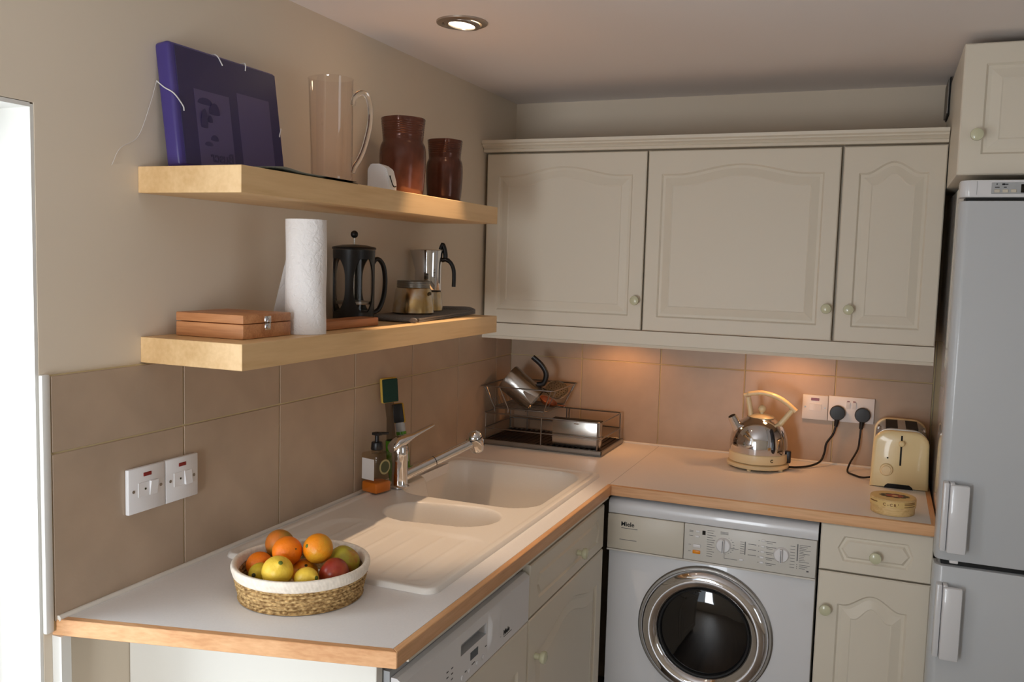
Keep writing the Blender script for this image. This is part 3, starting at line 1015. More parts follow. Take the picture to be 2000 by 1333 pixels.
sb = MB().grid(wall_fn(0.0008, 0.050, 0.0078, 76, 0.0040, -0.001), 420, 49)
build('woven_side', sb, M['straw'], bk, 60)
sb = MB().grid(wall_fn(0.012, 0.052, 0.0071, 84, 0.002, -0.008, True), 240, 24)
sb.lathe([(0.119, 0.0015), (0.108, 0.006), (0.105, 0.012)], BC, 64)
build('lining', sb, M['straw'], bk, 60)
build('bottom', MB().cyl((BC.x, BC.y, WT + 0.0005), (BC.x, BC.y, WT + 0.007), 0.114, 0.113, 64), M['straw'], bk, 40)


def rim_pt(u, v):
    th = 2 * PI * u
    a = 2 * PI * v
    # oval cross-section wrapping the top edge, with plaited rows
    cz, hz, hr = 0.0555, 0.0118, 0.0058
    rr = basket_side(cz) - 0.002
    k = 1 + 0.10 * abs(math.sin(60 * th + 2.5 * math.sin(a))) + 0.05 * math.sin(6 * a)
    sx = math.copysign(abs(math.cos(a)) ** 0.7, math.cos(a))
    sz = math.copysign(abs(math.sin(a)) ** 0.8, math.sin(a))
    r = rr + hr * sx * k + 0.0025 * sz
    return (BC.x + r * math.cos(th), BC.y + r * math.sin(th), BC.z + cz + hz * sz * (0.92 + 0.08 * k))


build('rim', MB().grid(rim_pt, 480, 28), M['rim_straw'], bk, 60)

CAMP = Vector((1.3162, -3.1698, 1.5593))


def lathe_fruit(prof, c, axis, n=32, sc=(1, 1)):
    q = Vector((0, 0, 1)).rotation_difference(Vector(axis).normalized()).to_matrix().to_4x4()
    return MB().lathe(prof, n=n, mx=Matrix.Translation(Vector(c)) @ q, scale=sc)


def round_prof(r, sq=0.95, dim=0.0, m=22):
    out = []
    for i in range(m + 1):
        a = PI * i / m
        rr = r * math.sin(a)
        z = -r * sq * math.cos(a)
        if dim:
            z -= math.copysign(dim * math.exp(-(rr / (0.30 * r)) ** 2), z)
        out.append((max(rr, 0.0) if 0 < i < m else 0.0, z))
    return out


def lemon_prof(r, length, m=26):
    out = []
    for i in range(m + 1):
        t = -1 + 2 * i / m
        a = abs(t)
        rr = r * math.sqrt(max(0, 1 - min(1, a / 0.86) ** 2)) if a < 0.80 else 0
        tip = 0.30 * r * math.sqrt(max(0, (1 - a) / 0.2)) if a > 0.68 else 0
        out.append((0.0 if i in (0, m) else max(rr, tip), t * length))
    return out


FG = 'citrus and other fruit in the basket'


def fruit(name, lab, cat, prof, c, axis, m, dots=(), stem=None, r=0.028):
    c = Vector(c)
    t = thing(name, lab, cat, (c.x, c.y, c.z - r), 0, FG)
    build('flesh', lathe_fruit(prof, c, axis), M[m], t, 80)
    for d, sz, mm, nm in dots:
        d = Vector(d).normalized()
        q = Vector((0, 0, 1)).rotation_difference(d).to_matrix().to_4x4()
        build(nm, MB().lathe([(0, 0.0012), (sz * 0.6, 0.0010), (sz, -0.0003), (sz * 0.6, -0.002), (0, -0.002)], n=12, mx=Matrix.Translation(c + d * stem) @ q), M[mm], t, 60)
    return t


def cam_dir(c, right=0.0, upw=0.0):
    """direction from a fruit towards the front of the counter, turned by right/up amounts"""
    d = (CAMP - Vector(c)).normalized()
    rg = Vector((0.924, 0.382, 0))
    return (d + rg * right + Vector((0, 0, 1)) * upw).normalized()


c = (0.2952, -1.7910, 0.9975)
fruit('orange', 'bright orange lying on top in the middle of the fruit basket', 'orange', round_prof(0.0285, 0.97), c, (0.2, 0.1, 1), 'orange', [(cam_dir(c, 0.9, 0.25), 0.0016, 'stem', 'stem_scar')], 0.0283)
c = (0.3447, -1.7620, 1.0015)
fruit('mandarin', 'yellowish mandarin with green stem scar on top at the back of the basket', 'mandarin', round_prof(0.0285, 1.0), c, cam_dir(c, -1.0, 0.2), 'mandarin', [(cam_dir(c, -1.0, 0.2), 0.0042, 'stem_g', 'stem_scar')], 0.0282)
c = (0.2352, -1.7335, 0.9850)
fruit('mango', 'brownish orange mango at the far left of the basket behind the bright orange', 'mango', round_prof(0.0285, 1.12), c, cam_dir(c, -0.6, 0.9), 'mango', [(cam_dir(c, -0.35, 0.9), 0.0032, 'stem', 'stem_scar')], 0.0295)
c = (0.3692, -1.7089, 0.9650)
fruit('apple', 'yellow green apple with red blush at the right of the basket', 'apple', round_prof(0.031, 0.94, 0.006), c, (0.4, 0.3, 0.8), 'apple_g')
c = (0.3904, -1.7760, 0.9650)
fruit('apple', 'dark red apple by the basket rim in front of the green apple', 'apple', round_prof(0.029, 0.94, 0.006), c, (-0.6, -0.1, 0.4), 'apple')
c = (0.2296, -1.7897, 0.9595)
fruit('orange', 'plain orange at the left side of the basket under the mango', 'orange', round_prof(0.026, 0.97), c, (0, 0.3, 1), 'orange')
c = (0.2601, -1.8269, 0.9580)
fruit('lemon', 'small greenish lemon half hidden left of the big yellow lemon', 'lemon', lemon_prof(0.0215, 0.027), c, cam_dir(c, -0.45, -0.1), 'lemon_g', [(cam_dir(c, -0.45, -0.1), 0.0042, 'stem', 'stem_scar')], 0.0262)
c = (0.3114, -1.8420, 0.9761)
fruit('lemon', 'big yellow lemon standing up at the front of the basket', 'lemon', lemon_prof(0.029, 0.0335), c, cam_dir(c, 0.25, 0.75), 'lemon', [(cam_dir(c, 0.25, 0.75), 0.0042, 'stem_g', 'stem_scar')], 0.033)
c = (0.3200, -1.7696, 0.9535)
fruit('orange', 'orange with two dark spots in the middle of the basket behind the lemons', 'orange', round_prof(0.026, 0.97), c, (0.5, 0.3, 0.8), 'mandarin', [(cam_dir(c, 0.15, 0.75), 0.0030, 'stem', 'stem_scar'), (cam_dir(c, -0.45, 0.1), 0.0032, 'stem', 'spot')], 0.0258)
c = (0.3623, -1.8241, 0.9650)
fruit('lemon', 'small yellow lemon lying sideways behind the front rim', 'lemon', lemon_prof(0.021, 0.029), c, cam_dir(c, 1.1, 0.1), 'lemon', [(cam_dir(c, 1.1, 0.1), 0.0042, 'stem_g', 'stem_scar')], 0.0285)

# ------------------------------------------------------------------ switches and sockets
ga = 'fused switches on the left tiles'


def spur(y0, y1, lab, rocker_up):
    zc = 1.1012
    t = thing('fused_switch', lab, 'switch', (0.009, (y0 + y1) / 2, 1.058), 0, ga)
    build('plate', MB().box(0.0092, 0.0185, y0, y1, 1.0575, 1.1455, 0.002), M['white_pl'], t)
    yc = (y0 + y1) / 2
    build('indicator', MB().box(0.018, 0.0198, yc - 0.010, yc + 0.0105, 1.1265, 1.1340, 0.0008, 1), M['red'], t, 0)
    build('fuse_carrier', MB().box(0.018, 0.0196, yc - 0.024, yc + 0.003, 1.087, 1.116, 0.001, 1), M['white_pl'], t, 0)
    s = 1 if rocker_up else -1
    rk = MB()
    pts = [(0.0185, 1.0875), (0.0185, 1.1155), (0.0205 + 0.004 * (s > 0), 1.1155), (0.0205 + 0.004 * (s < 0), 1.0875)]
    rk.prism(pts, yc + 0.005, yc + 0.024, lambda u, v, w: (u, w, v))
    build('rocker', rk, M['white_pl'], t, 0)
    build('dot', MB().cyl((0.0195, yc - 0.006, 1.102), (0.0203, yc - 0.006, 1.102), 0.0022, None, 12), M['stem'], t)
    for yy in (y0 + 0.012, y1 - 0.012):
        build('screw', MB().cyl((0.018, yy, zc), (0.0192, yy, zc), 0.0032, None, 12), M['steel_dull'], t)


spur(-1.9085, -1.8145, 'white switch with red light on left tiles, the one nearer the door', True)
spur(-1.8130, -1.7225, 'white switch with red light on left tiles, the one nearer the sink', False)

t = thing('fused_switch', 'white fused switch with red light above the kettle, left of the plugs', 'switch', (1.126, -0.009, 1.058))
build('plate', MB().box(1.085, 1.1665, -0.0180, -0.0088, 1.0575, 1.1405, 0.002), M['white_pl'], t)
build('indicator', MB().box(1.112, 1.138, -0.0195, -0.0175, 1.122, 1.131), M['red'], t, 0)
build('fuse_carrier', MB().box(1.107, 1.124, -0.0198, -0.0175, 1.088, 1.112, 0.001, 1), M['white_pl'], t, 0)
build('rocker', MB().prism([(-0.0175, 1.0885), (-0.0175, 1.1115), (-0.0225, 1.1115), (-0.0195, 1.0885)], 1.126, 1.146, lambda u, v, w: (w, u, v)), M['white_pl'], t, 0)
for xx in (1.0945, 1.157):
    build('screw', MB().cyl((xx, -0.0175, 1.099), (xx, -0.0187, 1.099), 0.003, None, 12), M['steel_dull'], t)
t = thing('double_socket', 'white double wall socket with two black plugs in it', 'socket', (1.2395, -0.009, 1.058))
build('plate', MB().box(1.168, 1.3115, -0.0180, -0.0088, 1.0575, 1.1425, 0.002), M['white_pl'], t)
for xx in (1.230, 1.2485):
    build('rocker', MB().prism([(-0.0175, 1.103), (-0.0175, 1.125), (-0.0225, 1.125), (-0.0190, 1.103)], xx - 0.006, xx + 0.006, lambda u, v, w: (w, u, v)), M['white_pl'], t, 0)
    build('marker', MB().box(xx - 0.004, xx + 0.004, -0.0190, -0.0175, 1.1265, 1.129), M['red'], t, 0)


def plug_cord(parent, px, pz, cord, rc):
    build('plug', MB().lathe([(0, 0), (0.022, 0), (0.0245, 0.004), (0.0245, 0.016), (0.022, 0.0205), (0, 0.0215)], n=32, mx=Matrix.Translation(Vector((px, -0.0185, pz))) @ Matrix.Rotation(R(90), 4, 'X'))
          .cyl((px, -0.030, pz - 0.020), (px - 0.003, -0.030, pz - 0.046), 0.0085, 0.0058, 12), M['black'], parent)
    build('cord', MB().tube(spline(cord, 10), rc, 10), M['black'], parent)


# ------------------------------------------------------------------ kettle on its base
KC = Vector((0.966, -0.172, WT))
t = thing('charging_stand', 'round cream power base under the chrome kettle with black lead', 'kettle base', KC)
build('plate', MB().lathe([(0, 0.005), (0.092, 0.005), (0.0985, 0.008), (0.0995, 0.014), (0.097, 0.0185), (0.090, 0.0205), (0, 0.0205)], KC, 64), M['kettle_cream'], t)
for k in range(5):
    a = R(-100 + 72 * k)
    p = KC + Vector((0.088 * math.cos(a), 0.088 * math.sin(a), 0))
    build('foot', MB().cyl(p + Vector((0, 0, 0.0002)), p + Vector((0, 0, 0.006)), 0.007, 0.007, 14), M['kettle_cream'], t)
plug_cord(t, 1.1985, 1.0885, [(1.1955, -0.030, 1.043), (1.188, -0.034, 1.015), (1.170, -0.045, 0.985), (1.166, -0.055, 0.955), (1.155, -0.075, 0.928), (1.125, -0.110, 0.9165), (1.090, -0.145, 0.9155), (1.064, -0.164, 0.917)], 0.0036)
t = thing('kettle', 'polished chrome dome kettle with cream handle, lid knob and base band', 'kettle', KC + Vector((0, 0, 0.021)))
build('band', MB().lathe([(0.086, 0.0212), (0.0925, 0.023), (0.0935, 0.030), (0.0925, 0.050), (0.089, 0.054), (0.0, 0.054)], KC, 64), M['kettle_cream'], t)
dome = [(0.0915, 0.0535), (0.0922, 0.070), (0.0915, 0.088), (0.0885, 0.105), (0.083, 0.121), (0.075, 0.136), (0.064, 0.149), (0.052, 0.158), (0.042, 0.1635), (0.040, 0.1655)]
build('body', MB().lathe([(r, z) for r, z in dome], KC, 72), M['chrome'], t, 60)
LC = KC + Vector((0.006, 0, 0))
lid = build('lid', MB().lathe([(0.040, 0.1635), (0.041, 0.166), (0.038, 0.169), (0.026, 0.1735), (0.012, 0.1765), (0.0, 0.177)], LC, 48), M['kettle_cream'], t)
build('lid_knob', MB().cyl(LC + Vector((0, 0, 0.175)), LC + Vector((0, 0, 0.183)), 0.006, 0.006, 14).sphere(LC + Vector((0, 0, 0.192)), 0.0125), M['kettle_cream'], lid, 60)
a0 = R(206)
sd = Vector((math.cos(a0), math.sin(a0), 0))
s0 = KC + sd * 0.066 + Vector((0, 0, 0.118))
s1 = KC + sd * 0.094 + Vector((0, 0, 0.167))
sp = build('spout', MB().cyl(s0, s1, 0.0185, 0.0135, 28), M['chrome'], t)
ax = (s1 - s0).normalized()
build('spout_opening', MB().cyl(s1 + ax * 0.0002, s1 + ax * 0.0008, 0.0115, 0.0115, 24), M['dark_in'], sp)
hp = [(-0.052, 0, 0.148), (-0.037, 0, 0.1545), (-0.030, 0, 0.163), (-0.031, 0, 0.180), (-0.036, 0, 0.205), (-0.041, 0, 0.228)]
build('handle', MB().tube(spline([KC + Vector(p) for p in hp], 6), 0.0085, 12)
      .tube(spline([KC + Vector(p) for p in [(-0.054, 0, 0.233), (-0.030, 0, 0.240), (0.005, 0, 0.2445), (0.045, 0, 0.237), (0.080, 0, 0.219), (0.112, 0, 0.193)]], 8), [0.0075] * 5 + [0.010] * 36, 14, flat=(0.8, 1.2))
      .tube([KC + Vector(p) for p in [(0.102, 0, 0.198), (0.078, 0, 0.165), (0.060, 0, 0.140)]], [0.0085, 0.0085, 0.0095], 12), M['kettle_cream'], t, 50)
ga_ = R(-52)
gp = []
for k in range(15):
    z = 0.062 + 0.076 * k / 14
    rr = next((dome[i][0] + (dome[i + 1][0] - dome[i][0]) * (z - dome[i][1]) / (dome[i + 1][1] - dome[i][1]) for i in range(len(dome) - 1) if dome[i][1] <= z <= dome[i + 1][1]))
    gp.append(KC + Vector(((rr - 0.001) * math.cos(ga_), (rr - 0.001) * math.sin(ga_), z)))
build('water_gauge', MB().tube(gp, [0.006] + [0.0105] * 13 + [0.006], 14, flat=(0.45, 1.0)), M['gauge'], t, 60)
build('emblem', MB().lathe([(0.0935, 0.034), (0.0940, 0.034), (0.0940, 0.0455), (0.0935, 0.0455)], (0, 0, 0), 4) if False else MB().text('C', 0.013, Matrix.Translation(KC + Vector((0.0938 * math.cos(R(-56)), 0.0938 * math.sin(R(-56)), 0.033))) @ Matrix.Rotation(R(34), 4, 'Z') @ Matrix.Rotation(R(90), 4, 'X'), 0.0004, 'CENTER', 0.0006), M['lbl_dark'], t, 0)
build('heel', MB().box(KC.x + 0.086, KC.x + 0.104, KC.y - 0.008, KC.y + 0.008, WT + 0.022, WT + 0.062, 0.003), M['black'], t)

# ------------------------------------------------------------------ toaster
t = thing('toaster', 'cream and chrome two-slot toaster in the corner by the fridge', 'toaster', (1.393, -0.16, WT))


def toast_outline(inset, zb, zt, wb=0.0815, wtp=0.071, r=0.036, n=7):
    xc = 1.3925
    wb, wtp = wb - inset, wtp - inset
    zt = zt - inset
    pts = [(xc - wb, zb), (xc + wb, zb)]
    for k in range(n):
        a = R(4 + 86 * k / (n - 1))
        pts.append((xc + wtp - r + r * math.cos(a) + 0.006 * (1 - k / (n - 1)), zt - r + r * math.sin(a)))
    for k in range(n):
        a = R(90 + 86 * k / (n - 1))
        pts.append((xc - wtp + r + r * math.cos(a) - 0.006 * k / (n - 1), zt - r + r * math.sin(a)))
    return pts


core = MB()
core.loops([[(x, y, z) for x, z in toast_outline(i, 0.922, 1.092)] for i, y in ((0.004, -0.255), (0.004, -0.055))])
build('body', core, M['steel'], t, 40)
fr = MB()
lps = []
for i, y in ((0.000, -0.252), (0.000, -0.266), (0.003, -0.2705), (0.010, -0.273)):
    lps.append([(x, y, z) for x, z in toast_outline(i * 0.9, 0.9105 + i * 0.3, 1.084)])
fr.loops(lps)
build('front_panel', fr, M['creamy'], t, 40)
bkp = MB().loops([[(x, y, z) for x, z in toast_outline(0, 0.9105, 1.090)] for y in (-0.058, -0.040)])
build('back_panel', bkp, M['creamy'], t, 40)
for xa in (1.347, 1.404):
    build('slot', MB().box(xa, xa + 0.034, -0.235, -0.075, 1.0855, 1.0887), M['dark_in'], t, 0)
build('lever_slot', MB().box(1.3905, 1.3955, -0.2742, -0.270, 0.981, 1.072), M['dark_in'], t, 0)
build('lever', MB().lathe([(0, 0), (0.006, 0), (0.006, 0.008), (0.0085, 0.010), (0.0085, 0.018), (0.006, 0.021), (0, 0.0215)], n=20, mx=Matrix.Translation(Vector((1.393, -0.2735, 1.050))) @ Matrix.Rotation(R(90), 4, 'X')), M['creamy'], t)
build('browning_dial', MB().lathe([(0.019, 0), (0.019, 0.004), (0.0165, 0.0075), (0.0135, 0.0075), (0.0125, 0.013), (0, 0.0135)], n=32, mx=Matrix.Translation(Vector((1.3555, -0.2728, 0.9655))) @ Matrix.Rotation(R(90), 4, 'X')), M['kettle_cream'], t)
build('status_light', MB().cyl((1.357, -0.2725, 1.0015), (1.357, -0.2745, 1.0015), 0.0026, None, 12), M['stem'], t)
cr = [(1.352, 0.9103), (1.432, 0.9103), (1.430, 0.917), (1.421, 0.9235), (1.362, 0.9235), (1.354, 0.917)]
build('crumb_tray_opening', MB().prism(cr, 0.2700, 0.2745, lambda u, v, w: (u, -w, v)), M['dark_in'], t, 0)
for k, (xx) in enumerate((1.331, 1.4545)):
    build('end_screw', MB().cyl((xx, -0.150, 1.070), (xx + (-0.006 if k == 0 else 0.006), -0.150, 1.070), 0.012, 0.011, 20), M['chrome'], t)
plug_cord(t, 1.2765, 1.0875, [(1.2735, -0.030, 1.042), (1.272, -0.036, 1.010), (1.268, -0.050, 0.975), (1.248, -0.085, 0.935), (1.243, -0.120, 0.9140), (1.262, -0.160, 0.9138), (1.290, -0.190, 0.915), (1.322, -0.205, 0.925)], 0.0031)

# ------------------------------------------------------------------ round cheese box
CB = Vector((1.3735, -0.560, WT))
t = thing('cheese_box', 'round thin-wood cheese box with printed label in front of the toaster', 'box', CB)
build('base', MB().lathe([(0, 0.0005), (0.0555, 0.0005), (0.056, 0.003), (0.056, 0.026), (0, 0.026)], CB, 56), M['cheese'], t)
ldp = build('lid', MB().lathe([(0.0560, 0.019), (0.0578, 0.019), (0.0580, 0.042), (0.057, 0.0435), (0, 0.0435)], CB, 56), M['cheese'], t)
lb = MB().lathe([(0.0583, 0.024), (0.0586, 0.024), (0.0586, 0.0395), (0.0583, 0.0395)], CB, 56)
build('label_band', lb, M['cheese_lbl'], ldp, 40)
build('top_label', MB().cyl(CB + Vector((0, 0, 0.0435)), CB + Vector((0, 0, 0.0439)), 0.054, None, 48), M['cheese_lbl'], ldp, 0)
pm = MB()
for k in range(7):
    a = 2 * PI * k / 7
    p = CB + Vector((0.016 * math.cos(a) + 0.004, 0.014 * math.sin(a), 0.0442))
    pm.sphere(p, 0.009, (1, 0.8, 0.04), 10, 6)
build('printed_picture', pm, M['lbl_red'], ldp, 0)['kind'] = 'stuff'
pm = MB()
for k in range(11):
    a = 2 * PI * k / 11 + 0.3
    p = CB + Vector((0.030 * math.cos(a) + 0.003, 0.019 * math.sin(a), 0.0442))
    pm.sphere(p, 0.0075, (1.3, 0.7, 0.04), 10, 6)
build('printed_border', pm, M['lbl_dark'], ldp, 0)['kind'] = 'stuff'
pm = MB()
aC = math.atan2(CAMP.y - CB.y, CAMP.x - CB.x)
for ch, da in (('C', -0.36), ('-', -0.20), ('C', -0.06), ('R', 0.10), ("'", 0.24)):
    a = aC + da
    pm.text(ch, 0.0105, Matrix.Translation(CB + Vector((0.0588 * math.cos(a), 0.0588 * math.sin(a), 0.0275))) @ Matrix.Rotation(a + PI / 2, 4, 'Z') @ Matrix.Rotation(R(90), 4, 'X'), 0.0002, 'CENTER', 0.0003)
for k in range(12):
    a = aC + 0.55 + k * 0.05
    for zz in (0.027, 0.033, 0.037):
        p = CB + Vector((0.0587 * math.cos(a), 0.0587 * math.sin(a), zz))
        pm.sphere(p, 0.0022, (1, 1, 0.35), 8, 4)
for k in range(9):
    a = aC - 0.75 - k * 0.05
    p = CB + Vector((0.0587 * math.cos(a), 0.0587 * math.sin(a), 0.034))
    pm.sphere(p, 0.0028, (1, 1, 0.5), 8, 4)
build('printed_lettering', pm, M['lbl_brown'], ldp, 0)['kind'] = 'stuff'

# ------------------------------------------------------------------ tap
TB = Vector((0.090, -1.000, WT + 0.009))
t = thing('mixer_tap', 'chrome single-lever kitchen tap with pull-out spray over the sink', 'tap', TB)
body = [(0, 0), (0.0275, 0), (0.0275, 0.004), (0.0235, 0.007), (0.0225, 0.010), (0.0225, 0.072), (0.0235, 0.075), (0.0235, 0.108), (0.021, 0.118), (0.0, 0.122)]
build('body', MB().lathe(body, TB, 40), M['chrome'], t)
az = Vector((0.487, 0.874, 0))
sp0 = TB + az * 0.012 + Vector((0, 0, 0.030))
sp1 = Vector((0.2115, -0.782, 1.019))
dv = (sp1 - sp0).normalized()
build('spout', MB().cyl(sp0, sp0 + dv * 0.105, 0.0165, 0.0150, 28), M['chrome'], t)
build('spout_ring', MB().cyl(sp0 + dv * 0.1052, sp0 + dv * 0.1072, 0.0146, 0.0146, 28), M['dark_in'], t)
build('pull_out', MB().cyl(sp0 + dv * 0.1074, sp1, 0.0150, 0.0135, 28), M['chrome'], t)
hd = sp1 + dv * 0.012
tq = Matrix.Translation(hd) @ Euler((R(18), R(-8), 0)).to_matrix().to_4x4()
hm = MB().lathe([(0, 0.033), (0.010, 0.032), (0.019, 0.026), (0.0235, 0.014), (0.0245, 0.0), (0.0235, -0.016), (0.021, -0.028), (0.017, -0.033), (0, -0.034)], n=36, mx=tq)
sh = build('spray_head', hm, M['chrome'], t, 60)
build('button', MB().tube([tq @ Vector((0.0245 * math.cos(a), 0.0245 * math.sin(a), 0.012)) for a in [R(-150 + 10 * k) for k in range(19)]], 0.0012, 6), M['black'], sh)
lv0 = TB + Vector((0, 0, 0.122))
lvm = MB()
prof = [(-0.030, 0.000, 0.018, 0.014), (-0.012, 0.012, 0.021, 0.020), (0.012, 0.018, 0.019, 0.016), (0.045, 0.030, 0.0125, 0.0075), (0.080, 0.043, 0.011, 0.005), (0.108, 0.053, 0.009, 0.0035)]
sd_ = Vector((az.y, -az.x, 0))
lps = []
for dd_, zz, w_, h_ in prof:
    c_ = lv0 + az * dd_ + Vector((0, 0, zz - 0.008))
    lps.append([c_ + sd_ * (w_ * math.cos(2 * PI * k / 16)) + Vector((0, 0, 1)) * (h_ * math.sin(2 * PI * k / 16)) for k in range(16)])
lvm.loops(lps)
build('lever', lvm, M['chrome'], t, 60)

# ------------------------------------------------------------------ soap bottle
SB = Vector((0.0600, -1.0760, WT + 0.0082))
tz = R(-59 + 45)
t = thing('soap_dispenser', 'square clear soap bottle with black pump and amber soap', 'soap dispenser', SB, tz)
rm = Matrix.Translation(SB) @ Matrix.Rotation(tz, 4, 'Z')
build('bottle', MB().box(-0.031, 0.031, -0.031, 0.031, 0.0005, 0.112, 0.007, 3, mx=rm).cyl(rm @ Vector((0, 0, 0.112)), rm @ Vector((0, 0, 0.118)), 0.015, None, 24), M['bottle'], t)
build('soap', MB().box(-0.0285, 0.0285, -0.0285, 0.0285, 0.003, 0.032, 0.005, 3, mx=rm), M['soap'], t)
build('side_label', MB().box(-0.024, 0.022, -0.0318, -0.0314, 0.040, 0.098, mx=rm), M['label'], t, 0)
em = MB().cyl(rm @ Vector((0.0312, 0.0, 0.075)), rm @ Vector((0.0319, 0.0, 0.075)), 0.0205, None, 32)
lg = build('round_label', em, M['label_cream'], t, 0)
build('emblem', MB().cyl(rm @ Vector((0.0319, 0.0, 0.075)), rm @ Vector((0.0324, 0.0, 0.075)), 0.0155, None, 32), M['label_green'], lg, 0)
pu = build('pump', MB().cyl(rm @ Vector((0, 0, 0.1185)), rm @ Vector((0, 0, 0.140)), 0.0165, 0.0150, 28, 0.002).cyl(rm @ Vector((0, 0, 0.140)), rm @ Vector((0, 0, 0.158)), 0.006, None, 16)
           .box(-0.012, 0.012, -0.009, 0.009, 0.158, 0.166, 0.002, mx=rm), M['black'], t)
wd = rm.inverted() @ (SB + az * 0.04)
build('nozzle', MB().cyl(rm @ Vector((0, 0, 0.163)), SB + az * 0.036 + Vector((0, 0, 0.160)), 0.0045, 0.0035, 12), M['black'], pu)

# ------------------------------------------------------------------ washing-up wands behind the tap
for lab, b0, tp, w, hgt, col, dz, has_liq in (
        ('dish wand with green scourer on yellow sponge, leaning behind the soap bottle', Vector((0.044, -0.955, WT + 0.012)), Vector((0.034, -0.968, 1.150)), 0.050, 0.072, 'sponge_g', 0, True),
        ('dish wand with black scourer head standing right of the green one', Vector((0.060, -0.905, WT + 0.012)), Vector((0.030, -0.897, 1.078)), 0.034, 0.060, 'black_matt', 1, False)):
    t = thing('dish_wand', lab, 'dish wand', b0, 0, 'dish wands behind the tap')
    d = (tp - b0)
    u = d.normalized()
    if has_liq:
        build('handle', MB().tube([b0, b0 + d * 0.2, b0 + d * 0.45, b0 + d * 0.52], [0.012, 0.0165, 0.0175, 0.0165], 18), M['green_liq'], t, 50)
        build('neck', MB().tube([b0 + d * 0.525, b0 + d * 0.8, tp + u * 0.004], [0.0140, 0.0105, 0.0135], 16), M['neck'], t, 50)
    else:
        build('handle', MB().tube([b0, b0 + d * 0.4, b0 + d * 0.85], [0.012, 0.0155, 0.0150], 18), M['green_liq'], t, 50)
        build('neck', MB().tube([b0 + d * 0.85, tp + u * 0.012], [0.0135, 0.0150], 16), M['grey_pl'], t, 50)
    # head faces out into the room
    zx = u
    fx = (Vector((0.75, -0.62, 0.05)) - zx * Vector((0.75, -0.62, 0.05)).dot(zx)).normalized()
    if dz:
        fx = (Vector((0.35, -0.9, 0.05)) - zx * Vector((0.35, -0.9, 0.05)).dot(zx)).normalized()
    yx = zx.cross(fx)
    lean = Matrix.Rotation(R(8), 4, fx)
    hm_ = Matrix(((fx.x, yx.x, zx.x, tp.x), (fx.y, yx.y, zx.y, tp.y), (fx.z, yx.z, zx.z, tp.z), (0, 0, 0, 1)))
    hdp = build('sponge', MB().box(-0.006, 0.010, -w / 2, w / 2, 0.0, hgt, 0.005, 2, mx=hm_), M['sponge_y'], t)
    build('scourer', MB().box(0.010, 0.017, -w / 2 + 0.002, w / 2 - 0.002, 0.003, hgt - 0.002, 0.003, 2, mx=hm_), M[col], t)

# ------------------------------------------------------------------ dish rack in the corner
DX0, DX1, DY0, DY1 = 0.026, 0.470, -0.302, -0.030
t = thing('dish_rack', 'two-tier steel wire dish rack with dark drip tray in the corner', 'dish rack', (0.25, -0.17, WT))
tr = MB().box(DX0, DX1, DY0, DY1, WT + 0.0005, WT + 0.006, 0.002, 1)
for (a, b, c_, d_) in ((DX0, DX1, DY0, DY0 + 0.006), (DX0, DX1, DY1 - 0.006, DY1), (DX0, DX0 + 0.006, DY0, DY1), (DX1 - 0.006, DX1, DY0, DY1)):
    tr.box(a, b, c_, d_, WT + 0.004, WT + 0.019, 0.002, 1)
tray = build('tray', tr, M['steel_dull'], t, 0)
build('mat', MB().box(DX0 + 0.007, DX1 - 0.007, DY0 + 0.007, DY1 - 0.007, WT + 0.006, WT + 0.0145), M['brown_mat'], tray, 0)
for k in range(22):
    x = DX0 + 0.02 + k * 0.0198
    build('rib', MB().box(x - 0.0028, x + 0.0028, DY0 + 0.010, DY1 - 0.010, WT + 0.0145, WT + 0.0185), M['brown_mat'], tray, 0)


def rail(z, x0, x1, y0, y1, r=0.0024, nm='wire_rail'):
    c = 0.012
    pts = []
    for cx, cy, a in ((x1 - c, y1 - c, 0), (x0 + c, y1 - c, 90), (x0 + c, y0 + c, 180), (x1 - c, y0 + c, 270)):
        for k in range(5):
            an = R(a + 22.5 * k)
            pts.append((cx + c * math.cos(an), cy + c * math.sin(an), z))
    return build(nm, MB().tube(pts, r, 8, closed=True), M['wire'], t, 60)


rx0, rx1, ry0_, ry1_ = DX0 + 0.004, DX1 - 0.008, DY0 + 0.010, DY1 - 0.008
rail(WT + 0.058, rx0, rx1, ry0_, ry1_)
rail(WT + 0.113, rx0, rx1, ry0_, ry1_)
for x, y in ((rx0, ry0_ + 0.012), (0.246, ry0_), (rx1 - 0.012, ry0_), (rx1, ry1_ - 0.014), (0.262, ry1_), (0.252, ry1_), (rx0, ry1_ - 0.012), (0.095, ry1_)):
    build('post', MB().cyl((x, y, WT + 0.017), (x, y, WT + 0.114), 0.0024, None, 8), M['wire'], t)
